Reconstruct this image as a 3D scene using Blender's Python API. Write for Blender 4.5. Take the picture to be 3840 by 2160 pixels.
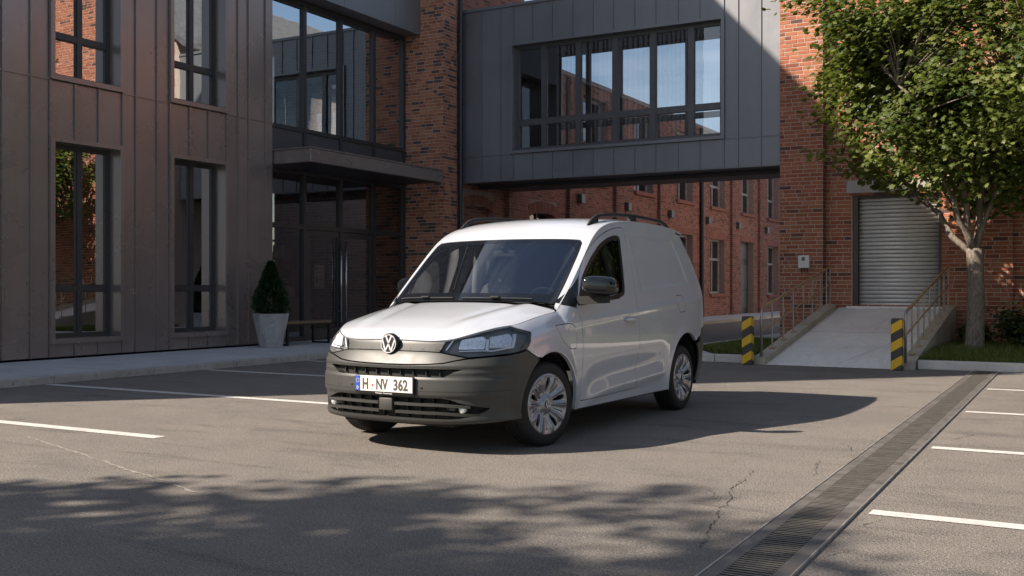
import bpy, bmesh, math, random
import numpy as np
from mathutils import Vector, Matrix, noise
from mathutils.geometry import delaunay_2d_cdt
R = math.radians
random.seed(7)
for o in list(bpy.data.objects):
    bpy.data.objects.remove(o, do_unlink=True)
SCN = bpy.context.scene
COL = SCN.collection

# ---------------------------------------------------------------- camera, sky, sun, exposure
cam_d = bpy.data.cameras.new('camera')
cam = bpy.data.objects.new('camera', cam_d); COL.objects.link(cam)
cam.location = (0, 0, 1.19)
cam.rotation_euler = (R(90), 0, R(29.4))
cam_d.sensor_width = 36; cam_d.lens = 36 * 3950 / 3840
cam_d.clip_start = .05; cam_d.clip_end = 2000
SCN.camera = cam

SUN_EL = 36.8
SUN_AZ = 43.8                       # shadows fall towards (sin, cos) of this angle
world = bpy.data.worlds.new('World'); SCN.world = world; world.use_nodes = True
wn = world.node_tree; wn.nodes.clear()
w_out = wn.nodes.new('ShaderNodeOutputWorld'); w_bg = wn.nodes.new('ShaderNodeBackground')
w_sky = wn.nodes.new('ShaderNodeTexSky'); w_sky.sky_type = 'NISHITA'; w_sky.sun_disc = False
w_sky.sun_elevation = R(SUN_EL); w_sky.sun_rotation = R(SUN_AZ + 180)
w_sky.air_density = 1.0; w_sky.dust_density = 1.2; w_sky.ozone_density = 1.0
# soft cloud streaks over the whole sky
w_tc = wn.nodes.new('ShaderNodeTexCoord'); w_map = wn.nodes.new('ShaderNodeMapping')
w_map.inputs['Scale'].default_value = (1.3, 1.3, 4.0)
w_noise = wn.nodes.new('ShaderNodeTexNoise'); w_noise.inputs['Scale'].default_value = 2.1
w_noise.inputs['Detail'].default_value = 8; w_noise.inputs['Roughness'].default_value = .58
w_noise.inputs['Distortion'].default_value = .6
w_ramp = wn.nodes.new('ShaderNodeMapRange'); w_ramp.inputs[1].default_value = .46; w_ramp.inputs[2].default_value = .66
w_ramp.inputs[4].default_value = .6
w_mix = wn.nodes.new('ShaderNodeMix'); w_mix.data_type = 'RGBA'
w_mix.inputs[7].default_value = (6.6, 7.0, 7.7, 1)
L = wn.links.new
L(w_tc.outputs['Generated'], w_map.inputs[0]); L(w_map.outputs[0], w_noise.inputs['Vector'])
L(w_noise.outputs[0], w_ramp.inputs[0]); L(w_ramp.outputs[0], w_mix.inputs[0])
L(w_sky.outputs[0], w_mix.inputs[6]); L(w_mix.outputs[2], w_bg.inputs[0]); L(w_bg.outputs[0], w_out.inputs[0])
w_bg.inputs[1].default_value = .064

sun_d = bpy.data.lights.new('sun', 'SUN'); sun_d.energy = 5.0; sun_d.angle = R(.55); sun_d.color = (1, .88, .75)
sun = bpy.data.objects.new('sun', sun_d); COL.objects.link(sun); sun.location = (-20, -20, 25)
_sd = Vector((math.sin(R(SUN_AZ)) * math.cos(R(SUN_EL)), math.cos(R(SUN_AZ)) * math.cos(R(SUN_EL)), -math.sin(R(SUN_EL))))
sun.rotation_euler = _sd.to_track_quat('-Z', 'Y').to_euler()
vs = SCN.view_settings
vs.view_transform = 'Standard'; vs.look = 'None'; vs.gamma = 1; vs.use_curve_mapping = False
vs.exposure = 1.06
SCN.render.engine = 'CYCLES'
SCN.cycles.max_bounces = 8; SCN.cycles.transparent_max_bounces = 16

# ---------------------------------------------------------------- materials
MATS = {}
class NT:
    def __init__(s, name):
        s.m = bpy.data.materials.new(name); s.m.use_nodes = True; s.t = s.m.node_tree
        s.t.nodes.clear(); s.out = s.t.nodes.new('ShaderNodeOutputMaterial')
        MATS[name] = s.m
    def n(s, typ, **kw):
        nd = s.t.nodes.new(typ)
        for k, v in kw.items():
            if k.startswith('i_'):
                nd.inputs[k[2:].replace('_', ' ')].default_value = v
            else: setattr(nd, k, v)
        return nd
    def l(s, a, b): s.t.links.new(a, b)
    def coord(s, kind='Object', scale=(1, 1, 1)):
        tc = s.n('ShaderNodeTexCoord'); mp = s.n('ShaderNodeMapping'); mp.inputs['Scale'].default_value = scale
        s.l(tc.outputs[kind], mp.inputs[0]); return mp.outputs[0]
    def pos(s, scale=(1, 1, 1)):
        g = s.n('ShaderNodeNewGeometry'); mp = s.n('ShaderNodeMapping'); mp.inputs['Scale'].default_value = scale
        s.l(g.outputs['Position'], mp.inputs[0]); return mp.outputs[0]
    def noise(s, vec, scale, detail=4, rough=.55, dist=0):
        nz = s.n('ShaderNodeTexNoise'); nz.inputs['Scale'].default_value = scale; nz.inputs['Detail'].default_value = detail
        nz.inputs['Roughness'].default_value = rough; nz.inputs['Distortion'].default_value = dist
        s.l(vec, nz.inputs['Vector']); return nz.outputs[0]
    def rng(s, v, a, b, c=0., d=1.):
        r = s.n('ShaderNodeMapRange'); 
        for i, q in enumerate((a, b, c, d)): r.inputs[i + 1].default_value = q
        s.l(v, r.inputs[0]); return r.outputs[0]
    def math(s, op, a, b=0.):
        m = s.n('ShaderNodeMath', operation=op)
        for i, q in enumerate((a, b)):
            if isinstance(q, (int, float)): m.inputs[i].default_value = q
            else: s.l(q, m.inputs[i])
        return m.outputs[0]
    def mix(s, f, a, b, mode='MIX'):
        m = s.n('ShaderNodeMix', data_type='RGBA', blend_type=mode)
        for i, q in ((0, f), (6, a), (7, b)):
            if isinstance(q, (int, float)): m.inputs[i].default_value = q
            elif isinstance(q, tuple): m.inputs[i].default_value = (*q[:3], 1)
            else: s.l(q, m.inputs[i])
        return m.outputs[2]
    def ramp(s, v, stops):
        r = s.n('ShaderNodeValToRGB'); e = r.color_ramp.elements
        while len(e) < len(stops): e.new(.5)
        for q, (p, c) in zip(e, stops): q.position = p; q.color = (*c[:3], 1)
        s.l(v, r.inputs[0]); return r.outputs[0]
    def bump(s, v, strength=.3, dist=.02, prev=None):
        b = s.n('ShaderNodeBump'); b.inputs['Strength'].default_value = strength; b.inputs['Distance'].default_value = dist
        s.l(v, b.inputs['Height'])
        if prev is not None: s.l(prev, b.inputs['Normal'])
        return b.outputs[0]
    def pbr(s, color, rough=.6, metal=0., normal=None, spec=.5, coat=0., coat_r=.03, **kw):
        p = s.n('ShaderNodeBsdfPrincipled')
        for key, q in (('Base Color', color), ('Roughness', rough), ('Metallic', metal)):
            if isinstance(q, (int, float)): p.inputs[key].default_value = q
            elif isinstance(q, tuple): p.inputs[key].default_value = (*q[:3], 1)
            else: s.l(q, p.inputs[key])
        p.inputs['Specular IOR Level'].default_value = spec
        p.inputs['Coat Weight'].default_value = coat; p.inputs['Coat Roughness'].default_value = coat_r
        if normal is not None: s.l(normal, p.inputs['Normal'])
        s.l(p.outputs[0], s.out.inputs[0]); s.p = p
        return s.m
def plain(name, col, rough=.5, metal=0., spec=.5, coat=0., var=.08, bump=0., nscale=6):
    t = NT(name); v = t.pos(); nz = t.noise(v, nscale, 4)
    c = t.mix(t.rng(nz, .3, .7), tuple(q * (1 - var) for q in col), tuple(min(1, q * (1 + var)) for q in col))
    r = t.rng(nz, .3, .7, rough * .92, min(1, rough * 1.08))
    nb = t.bump(t.noise(v, nscale * 12, 3), bump, .004) if bump else None
    return t.pbr(c, r, metal, nb, spec, coat)
def M(n): return MATS[n]

# asphalt
t = NT('asphalt'); v = t.pos()
big = t.noise(v, .45, 5, .6, .4); med = t.noise(v, 3.0, 6, .65); fine = t.noise(v, 95, 2, .7); grit = t.noise(v, 230, 1, .5)
vs2 = t.pos((.55, 2.4, 1)); smear = t.noise(vs2, 1.4, 6, .62, .5)
c = t.mix(t.rng(big, .3, .72), (.125, .112, .098), (.20, .178, .155))
c = t.mix(t.rng(med, .35, .7, 0, .45), c, (.235, .21, .182))
c = t.mix(t.rng(smear, .55, .68, 0, .72), c, (.078, .071, .065))
patch_ = t.noise(t.pos((.35, .9, 1)), .9, 5, .6, .8)
c = t.mix(t.rng(patch_, .54, .66, 0, .35), c, (.10, .092, .085))
spot = t.noise(v, 1.7, 3, .5, .3)
c = t.mix(t.rng(spot, .70, .76, 0, .6), c, (.05, .046, .043))
grain = t.noise(v, 62, 3, .75)
c = t.mix(t.rng(grain, .34, .56, .72, 0), c, (.055, .052, .052))
c = t.mix(t.rng(fine, .52, .68, 0, .55), c, (.42, .385, .35))
c = t.mix(t.rng(grit, .60, .70, 0, .7), c, (.50, .46, .42))
nb = t.bump(fine, .8, .008); nb = t.bump(grain, .6, .012, nb); nb = t.bump(t.noise(v, 9, 3), .25, .02, nb)
t.pbr(c, t.rng(med, .3, .7, .75, .92), 0, nb, .16)
# worn road paint
t = NT('road_paint'); v = t.pos(); f1 = t.noise(v, 70, 3, .7); f2 = t.noise(v, 6, 4)
f3 = t.noise(v, 22, 5, .7)
wear = t.math('ADD', t.rng(f1, .50, .70, 0, .5), t.math('ADD', t.rng(f2, .5, .72, 0, .3), t.rng(f3, .56, .66, 0, .55)))
wear = t.math('MINIMUM', wear, .92)
c = t.mix(wear, (.56, .545, .515), (.19, .175, .158))
t.pbr(c, .7, 0, t.bump(f1, .4, .004), .3)
plain('crack_dark', (.055, .05, .045), .95, var=.3)
plain('crack_seal', (.25, .225, .195), .9, var=.2, nscale=25)
# concretes
def concrete(name, a, b, stain=.5, sc=1.0):
    t = NT(name); v = t.pos(); n1 = t.noise(v, 1.1 * sc, 6, .62, .3); n2 = t.noise(v, 14, 5, .65); n3 = t.noise(v, 120, 2)
    c = t.mix(t.rng(n1, .3, .7), a, b)
    c = t.mix(t.rng(n2, .52, .75, 0, stain), c, tuple(q * .55 for q in a))
    st = t.noise(t.pos((3.5, .5, .4)), 1.6 * sc, 6, .6, .4)
    c = t.mix(t.rng(st, .55, .75, 0, stain), c, tuple(q * .62 for q in a))
    nb = t.bump(n3, .3, .004); nb = t.bump(n2, .25, .008, nb)
    t.pbr(c, t.rng(n2, .3, .7, .68, .9), 0, nb, .35)
concrete('pavement', (.40, .40, .41), (.52, .515, .51), .35)
concrete('kerb_concrete', (.30, .285, .265), (.42, .40, .375), .75)
concrete('granite_kerb', (.45, .43, .40), (.58, .55, .51), .35)
concrete('ramp_concrete', (.66, .63, .59), (.78, .75, .71), .42, 1.1)
concrete('ramp_side', (.34, .30, .24), (.46, .42, .35), .5)
concrete('lintel', (.33, .31, .285), (.42, .40, .37), .3)
concrete('planter_concrete', (.30, .30, .305), (.46, .455, .45), .5, 3)
# metal cladding
def cladding(name, a, b, rough=.42, metal=.35):
    t = NT(name); v = t.pos(); n1 = t.noise(v, .9, 5, .6, .3); n2 = t.noise(v, 260, 2, .6)
    g = t.n('ShaderNodeObjectInfo')
    c = t.mix(t.rng(n1, .3, .7), a, b)
    c = t.mix(t.rng(g.outputs['Random'], 0, 1, 0, .22), c, tuple(q * .7 for q in a))
    c = t.mix(t.rng(n2, .4, .7, 0, .12), c, tuple(q * 1.5 for q in b))
    wave = t.noise(t.pos((1, 1, .35)), 1.5, 2, .5)
    nb = t.bump(wave, .15, .05)
    streak = t.noise(t.pos((9, 9, .22)), 1.6, 4, .6)
    c = t.mix(t.rng(streak, .5, .75, 0, .14), c, tuple(q * .62 for q in a))
    t.pbr(c, t.rng(n1, .3, .7, rough * .85, rough * 1.2), metal, nb, .5)
cladding('cladding_brown', (.285, .245, .232), (.345, .297, .280), .28, .55)
cladding('cladding_grey', (.185, .19, .205), (.225, .23, .245), .42, .35)
plain('frame_dark', (.062, .060, .062), .42, .3, var=.1)
plain('frame_grey', (.10, .10, .105), .42, .3, var=.1)
plain('frame_old', (.30, .28, .27), .5, .0, var=.2)
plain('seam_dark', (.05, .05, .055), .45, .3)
plain('dark_void', (.012, .012, .013), .9)
plain('interior_wall', (.30, .25, .20), .85)
plain('interior_floor', (.09, .075, .06), .6)
plain('shelf_wood', (.20, .13, .075), .6, var=.2)
plain('carton', (.55, .45, .30), .8, var=.15)
plain('paper_pale', (.62, .58, .50), .8)
plain('print_dark', (.06, .05, .05), .7)
plain('steel_bright', (.62, .62, .63), .28, .95)
plain('steel_rail', (.33, .31, .28), .38, .7, var=.2)
plain('rail_bronze', (.40, .27, .14), .45, .4, var=.25, nscale=14)
plain('black_metal', (.02, .02, .022), .4, .2)
plain('pipe_dark', (.035, .037, .043), .4, .3)
plain('meter_white', (.66, .64, .61), .45)
plain('display_grey', (.10, .11, .11), .25)
plain('roof_slate', (.10, .105, .11), .7, var=.3, bump=.4)
plain('mortar_pale', (.47, .40, .345), .95, var=.15, bump=.5, nscale=18)
plain('mortar_dark', (.27, .20, .175), .95, var=.2, bump=.5, nscale=18)
t = NT('door_brown'); t.pbr(t.mix(t.noise(t.pos(), 4), (.05, .032, .022), (.075, .05, .036)), .5)
# shutter
t = NT('shutter_metal'); n1 = t.noise(t.pos((1, 1, 5)), 3, 5, .6); n2 = t.noise(t.pos((14, 14, 1)), 2, 4)
c = t.mix(t.rng(n1, .3, .7), (.60, .58, .55), (.74, .72, .69)); c = t.mix(t.rng(n2, .55, .8, 0, .35), c, (.42, .39, .36))
t.pbr(c, .42, .2)
# bricks: tone attribute runs 0..1 from dark burnt to pale orange
def brick_mat(name, stops):
    t = NT(name); a = t.n('ShaderNodeAttribute', attribute_name='tone'); v = t.pos()
    n1 = t.noise(v, 45, 5, .7); n2 = t.noise(v, 9, 4); n3 = t.noise(v, .8, 4, .6)
    f = t.math('ADD', a.outputs['Fac'], t.rng(n2, .25, .75, -.12, .12))
    c = t.ramp(f, stops)
    c = t.mix(t.rng(n1, .58, .8, 0, .22), c, (.42, .25, .17))
    c = t.mix(t.rng(n1, .22, .42, .45, 0), c, (.08, .04, .03))
    c = t.mix(t.rng(n3, .5, .75, 0, .3), c, (.13, .065, .05))
    nb = t.bump(n1, .5, .006); nb = t.bump(t.noise(v, 160, 2), .3, .002, nb)
    t.pbr(c, t.rng(n2, .3, .7, .8, .95), 0, nb, .25)
brick_mat('brick_red', [(0, (.10, .055, .048)), (.16, (.19, .070, .046)), (.4, (.31, .103, .057)), (.7, (.375, .142, .078)), (1, (.43, .20, .11))])
brick_mat('brick_mixed', [(0, (.10, .070, .066)), (.24, (.15, .085, .072)), (.34, (.30, .11, .066)), (.7, (.44, .175, .095)), (1, (.50, .23, .13))])
brick_mat('brick_old', [(0, (.13, .070, .060)), (.25, (.19, .080, .062)), (.55, (.285, .118, .086)), (1, (.36, .165, .12))])
# architectural glass: thin coated pane (transparent tint + mirror)
def glass(name, tint, base, rough=0.0, ior=1.52, wav=0.):
    t = NT(name); tr = t.n('ShaderNodeBsdfTransparent'); tr.inputs[0].default_value = (*tint, 1)
    gl = t.n('ShaderNodeBsdfGlossy'); gl.inputs['Roughness'].default_value = rough; gl.inputs[0].default_value = (.95, .97, 1, 1)
    fr = t.n('ShaderNodeFresnel'); fr.inputs[0].default_value = ior
    if wav:
        nb = t.bump(t.noise(t.pos(), 1.3, 2, .5), wav, .02); t.l(nb, gl.inputs['Normal'])
    f = t.math('ADD', t.math('MULTIPLY', fr.outputs[0], 1 - base), base)
    m = t.n('ShaderNodeMixShader'); t.l(f, m.inputs[0]); t.l(tr.outputs[0], m.inputs[1]); t.l(gl.outputs[0], m.inputs[2])
    t.l(m.outputs[0], t.out.inputs[0])
glass('glass_mirror', (.45, .44, .42), .58, wav=.05)
glass('glass_entrance', (.60, .58, .55), .20, wav=.05)
glass('glass_bridge', (.88, .91, .94), .08, wav=.04)
glass('glass_old', (.30, .30, .30), .18, wav=.1)

# ---------------------------------------------------------------- object helpers
def setp(o, label=None, cat=None, group=None, kind=None):
    if label: o['label'] = label
    if cat: o['category'] = cat
    if group: o['group'] = group
    if kind: o['kind'] = kind
    return o
def thing(name, label, cat, loc=(0, 0, 0), group=None):
    o = bpy.data.objects.new(name, None); COL.objects.link(o); o.location = loc
    o.empty_display_size = .2
    return setp(o, label, cat, group)
def adopt(o, parent):
    """child keeps its world coordinates; parents here are unrotated empties or meshes at their own location"""
    o.parent = parent
    w = Vector((0, 0, 0)); p = parent
    while p is not None:
        w += p.location + (p.matrix_parent_inverse.to_translation() if p.parent else Vector((0, 0, 0))); p = p.parent
    o.matrix_parent_inverse = Matrix.Translation(-w)
    return o
class MB:
    def __init__(s): s.v = []; s.f = []; s.mi = []; s.tone = []; s.cur = 0; s.ct = None
    def add(s, vs, fs):
        b = len(s.v); s.v += [tuple(q) for q in vs]; s.f += [tuple(b + i for i in q) for q in fs]
        s.mi += [s.cur] * len(fs)
        if s.ct is not None: s.tone += [s.ct] * len(fs)
        return s
    def box(s, x0, x1, y0, y1, z0, z1, skip=''):
        vs = [(x0, y0, z0), (x1, y0, z0), (x1, y1, z0), (x0, y1, z0), (x0, y0, z1), (x1, y0, z1), (x1, y1, z1), (x0, y1, z1)]
        F = {'b': (3, 2, 1, 0), 't': (4, 5, 6, 7), 'f': (0, 1, 5, 4), 'r': (1, 2, 6, 5), 'k': (2, 3, 7, 6), 'l': (3, 0, 4, 7)}
        return s.add(vs, [F[k] for k in F if k not in skip])
    def quad(s, a, b, c, d): return s.add([a, b, c, d], [(0, 1, 2, 3)])
    def bbox(s, x0, x1, y0, y1, z0, z1, r=.01):
        """box with chamfered edges"""
        bm = bmesh.new(); bmesh.ops.create_cube(bm, size=1)
        for v in bm.verts: v.co = Vector(((x0 + x1) / 2 + v.co.x * (x1 - x0), (y0 + y1) / 2 + v.co.y * (y1 - y0), (z0 + z1) / 2 + v.co.z * (z1 - z0)))
        bmesh.ops.bevel(bm, geom=bm.edges[:], offset=r, segments=2, affect='EDGES', profile=.5)
        bm.verts.index_update(); s.add([v.co[:] for v in bm.verts], [[v.index for v in f.verts] for f in bm.faces]); bm.free(); return s
    def prism(s, pts, h0, h1, axis='z'):
        """polygon (ccw list of 2d) extruded; axis z: (x,y); x: (y,z); y: (x,z)"""
        n = len(pts)
        P = {'z': lambda p, h: (p[0], p[1], h), 'x': lambda p, h: (h, p[0], p[1]), 'y': lambda p, h: (p[0], h, p[1])}[axis]
        vs = [P(p, h0) for p in pts] + [P(p, h1) for p in pts]
        fs = [tuple(range(n - 1, -1, -1)), tuple(range(n, 2 * n))] + [(i, (i + 1) % n, n + (i + 1) % n, n + i) for i in range(n)]
        return s.add(vs, fs)
    def tube(s, path, r, seg=8, cap=True, closed=False):
        path = [Vector(p) for p in path]; n = len(path); rings = []
        rr = r if isinstance(r, (list, tuple)) else [r] * n
        up = Vector((0, 0, 1)); prev = None
        for i, p in enumerate(path):
            a = path[(i - 1) % n] if (closed or i > 0) else p; b = path[(i + 1) % n] if (closed or i < n - 1) else p
            d = (b - a).normalized()
            if prev is None:
                x = d.cross(up if abs(d.z) < .95 else Vector((1, 0, 0))).normalized()
            else: x = (prev - d * prev.dot(d)).normalized()
            prev = x; y = d.cross(x)
            rings.append([p + (x * math.cos(2 * math.pi * k / seg) + y * math.sin(2 * math.pi * k / seg)) * rr[i] for k in range(seg)])
        vs = [q for ring in rings for q in ring]; fs = []
        for i in range(n if closed else n - 1):
            j = (i + 1) % n
            for k in range(seg): fs.append((i * seg + k, i * seg + (k + 1) % seg, j * seg + (k + 1) % seg, j * seg + k))
        if cap and not closed:
            fs.append(tuple(range(seg - 1, -1, -1))); fs.append(tuple((n - 1) * seg + k for k in range(seg)))
        return s.add(vs, fs)
    def lathe(s, prof, seg=32, axis='z', c=(0, 0, 0), closed=False):
        """prof: list of (radius, height)"""
        n = len(prof); vs = []
        for i in range(seg):
            a = 2 * math.pi * i / seg; ca, sa = math.cos(a), math.sin(a)
            for r, h in prof:
                if axis == 'z': vs.append((c[0] + r * ca, c[1] + r * sa, c[2] + h))
                elif axis == 'x': vs.append((c[0] + h, c[1] + r * ca, c[2] + r * sa))
                else: vs.append((c[0] + r * ca, c[1] + h, c[2] + r * sa))
        fs = []
        for i in range(seg):
            j = (i + 1) % seg
            for k in range(n if closed else n - 1):
                k2 = (k + 1) % n; fs.append((i * n + k, j * n + k, j * n + k2, i * n + k2))
        return s.add(vs, fs)
    def build(s, name, mat, parent=None, smooth=False, kind=None, keep=True, angle=None):
        me = bpy.data.meshes.new(name); me.from_pydata(s.v, [], s.f)
        mats = mat if isinstance(mat, (list, tuple)) else [mat]
        for m in mats: me.materials.append(MATS[m] if isinstance(m, str) else m)
        if len(mats) > 1: me.polygons.foreach_set('material_index', s.mi)
        if s.tone and len(s.tone) == len(me.polygons):
            at = me.attributes.new('tone', 'FLOAT', 'FACE'); at.data.foreach_set('value', s.tone)
        if smooth: me.polygons.foreach_set('use_smooth', [True] * len(me.polygons))
        me.update()
        if angle is not None: me.set_sharp_from_angle(angle=R(angle))
        o = bpy.data.objects.new(name, me); COL.objects.link(o)
        if parent is not None:
            if keep: adopt(o, parent)
            else: o.parent = parent
        if kind: o['kind'] = kind
        return o
def fixn(o):
    bm = bmesh.new(); bm.from_mesh(o.data); bmesh.ops.recalc_face_normals(bm, faces=bm.faces[:]); bm.to_mesh(o.data); bm.free(); return o
# ================================================================ GROUND
mb = MB(); mb.quad((-300, -300, 0), (300, -300, 0), (300, 300, 0), (-300, 300, 0))
asphalt = setp(mb.build('asphalt_ground', 'asphalt'), kind='structure')

def strip(name, pts, w, mat, z, parent=None, kind='structure', jit=0.):
    """flat ribbon of varying width following a polyline"""
    mb = MB(); n = len(pts); vs = []
    for i, p in enumerate(pts):
        a = Vector(pts[max(0, i - 1)]); b = Vector(pts[min(n - 1, i + 1)]); d = (b - a).normalized(); q = Vector((-d.y, d.x))
        ww = (w if not jit else w * random.uniform(1 - jit, 1 + jit)) / 2
        if jit and i in (0, n - 1): ww *= .15
        vs += [(p[0] + q.x * ww, p[1] + q.y * ww, z), (p[0] - q.x * ww, p[1] - q.y * ww, z)]
    mb.add(vs, [(2 * i, 2 * i + 1, 2 * i + 3, 2 * i + 2) for i in range(n - 1)])
    o = mb.build(name, mat, parent)
    if parent is None: setp(o, kind=kind)
    return o
def wander(a, b, n, amp, seed):
    rnd = random.Random(seed); a = Vector(a); b = Vector(b); d = b - a; q = Vector((-d.y, d.x)).normalized(); off = 0; out = []
    for i in range(n + 1):
        off = off * .8 + rnd.uniform(-amp, amp); out.append(tuple(a + d * i / n + q * off))
    return out
# bay lines, left row and right row
for y, x0, x1 in ((5.92, -11.33, -6.545), (8.50, -11.33, -6.6), (11.14, -11.33, -6.6), (13.34, -11.33, -6.6)):
    strip('parking_line', [(x0 + (x1 - x0) * k / 12, y) for k in range(13)], .135, 'road_paint', .004)
for y in (3.2, 5.80, 8.37, 10.95, 13.53, 16.18):
    x0 = -1.085 - (y - 5.8) * .0165
    strip('parking_line', [(x0 + 5 * k / 12, y) for k in range(13)], .125, 'road_paint', .004)
# cracks beside the drain and the pale sealed seam on the left
for k, (a, b, n, amp, w) in enumerate((((-1.62, 4.6), (-1.95, 6.35), 34, .02, .013), ((-1.95, 6.3), (-1.99, 6.75), 12, .012, .010),
        ((-1.85, 5.65), (-2.05, 6.0), 12, .015, .008), ((-1.60, 6.75), (-1.72, 7.35), 16, .02, .014), ((-1.62, 7.9), (-1.75, 8.25), 10, .02, .010),
        ((-1.56, 11.0), (-1.60, 12.2), 16, .02, .012), ((-1.05, 8.9), (-.93, 9.3), 10, .015, .011), ((-1.08, 4.75), (-.98, 4.95), 8, .012, .009),
        ((-1.06, 5.45), (-1.0, 5.65), 8, .01, .010))):
    strip('crack', wander(a, b, n * 2, amp * .7, k + 3), w * .42, 'crack_dark', .0035, asphalt, jit=.8)
strip('sealed_crack', wander((-7.55, 5.45), (-4.55, 4.42), 70, .010, 40), .017, 'crack_seal', .0035, asphalt, jit=.7)

# ---------------------------------------------------------------- drainage channel
DA, DB = Vector((-1.235, .9)), Vector((-1.482, 16.36)); dd = (DB - DA).normalized(); dq = Vector((dd.y, -dd.x)); DLEN = (DB - DA).length
drain = thing('drain_channel', 'long slotted steel drainage channel sunk in the asphalt beside the right parking bays', 'drain', (DA.x, DA.y, 0))
def dbox(mb, l0, l1, w0, w1, z0, z1):
    vs = []
    for z in (z0, z1):
        for l, w in ((l0, w0), (l1, w0), (l1, w1), (l0, w1)):
            p = DA + dd * l + dq * w; vs.append((p.x, p.y, z))
    return mb.add(vs, [(0, 1, 2, 3), (7, 6, 5, 4), (0, 4, 5, 1), (1, 5, 6, 2), (2, 6, 7, 3), (3, 7, 4, 0)])
plain('drain_slot_shade', (.018, .016, .015), .95)  # near-black on channel bed and bar sides: slot shade put into the colour
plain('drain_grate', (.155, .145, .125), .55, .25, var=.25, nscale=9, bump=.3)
plain('drain_frame', (.125, .115, .105), .6, .2, var=.3, nscale=7, bump=.4)
plain('drain_edge', (.45, .43, .40), .4, .6, var=.3, nscale=9)
fixn(dbox(MB(), 0, DLEN, -.12, .12, .001, .003).build('channel_bed', 'drain_slot_shade', drain))
for w0, w1, zt, mt in ((-.165, -.10, .012, 'drain_frame'), (.095, .165, .012, 'drain_frame'), (-.174, -.166, .016, 'drain_edge'), (.166, .172, .015, 'drain_edge')):
    fixn(dbox(MB(), 0, DLEN, w0, w1, .0005, zt).build('edge_frame' if zt < .014 else 'edge_strip', mt, drain))
bar_me = None; far = MB(); l = 2.3; nb_ = 0
def paint_slot_shade(o):
    for q in o.data.polygons: q.material_index = 0 if q.normal.z > .7 else 1  # tops keep the grate colour, sides painted dark so sunlit slots look shaded
while l < DLEN - .03:
    if nb_ < 300:
        if bar_me is None:
            o = fixn(dbox(MB(), 0, .018, -.0985, .0935, .002, .0125).build('grate_bar', ['drain_grate', 'drain_slot_shade'], drain)); bar_me = o; paint_slot_shade(o)
            o.location = (dd.x * l, dd.y * l, 0)
        else:
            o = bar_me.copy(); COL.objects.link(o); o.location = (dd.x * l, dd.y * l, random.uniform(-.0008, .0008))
        nb_ += 1
    else: dbox(far, l, l + .018, -.0985, .0935, .002, .0125)
    l += .036
paint_slot_shade(fixn(far.build('grate_bars', ['drain_grate', 'drain_slot_shade'], drain, kind='stuff')))

# ---------------------------------------------------------------- pavements and kerbs
def kerb_run(parent, p0, p1, width, h, mat, stone=1.0, r=.012, z0=0.0, side=1):
    """stones laid from p0 to p1 (front edge), body lies to the left of the direction when side=1"""
    p0, p1 = Vector(p0), Vector(p1); d = p1 - p0; n = max(1, round(d.length / stone)); d /= n; u = d.normalized(); q = Vector((-u.y, u.x)) * side
    for i in range(n):
        a = p0 + d * i; ln = d.length - .006
        mb = MB(); mb.bbox(0, ln, 0, width, z0, h + random.uniform(-.004, .004), r)
        mb.v = [(a.x + u.x * (x + .003) + q.x * y, a.y + u.y * (x + .003) + q.y * y, z) for x, y, z in mb.v]
        fixn(mb.build('kerb_stone', mat, parent))
mb = MB(); mb.box(-14.6, -11.47, -6, 90, 0, .098)
pavement = setp(mb.build('pavement', 'pavement'), kind='structure')
kerb_run(pavement, (-11.33, -4), (-11.33, 40), .137, .102, 'kerb_concrete', 1.6, side=1)
for y in (6.2, 9.6, 13.0, 16.4, 19.8): strip('pavement_joint', [(-13.95, y), (-11.48, y)], .01, 'crack_dark', .0995, pavement)
# island at the mouth of the alley
mb = MB(); mb.prism([(-6.62, 17.0), (-6.5, 16.7), (-6.25, 16.5), (-4.87, 16.5), (-4.87, 60), (-6.62, 60)], 0, .118)
island = setp(mb.build('alley_pavement', 'granite_kerb'), kind='structure')
kerb_run(island, (-6.05, 16.33), (-4.89, 16.33), .165, .125, 'granite_kerb', .58, side=1)
arc = [(-6.05 - .72 * math.sin(a), 17.05 - .72 * math.cos(a)) for a in (0, R(30), R(60), R(90))]
for a, b in zip(arc[1:], arc[:-1]): kerb_run(island, a, b, .16, .125, 'granite_kerb', .6, side=1)
kerb_run(island, (-6.77, 40), (-6.77, 17.08), .15, .125, 'granite_kerb', 1.2, side=1)
# planted strip in front of the warehouse
plain('soil', (.045, .035, .022), .95, var=.3, bump=.6, nscale=10)
mb = MB(); mb.box(-2.405, 22, 16.52, 21.34, 0, .11)
lawn = setp(mb.build('lawn_bed', 'soil'), kind='structure')
kerb_run(lawn, (-2.40, 16.35), (19.2, 16.35), .17, .13, 'granite_kerb', 1.44, side=1)
mb = MB(); mb.prism([(-6.35, 17.9), (-5.6, 16.62), (-4.89, 16.58), (-4.89, 21.0), (-5.75, 21.0), (-6.3, 21.0)], .119, .127)
patch = setp(mb.build('grass_bed', 'soil'), kind='structure')

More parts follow.
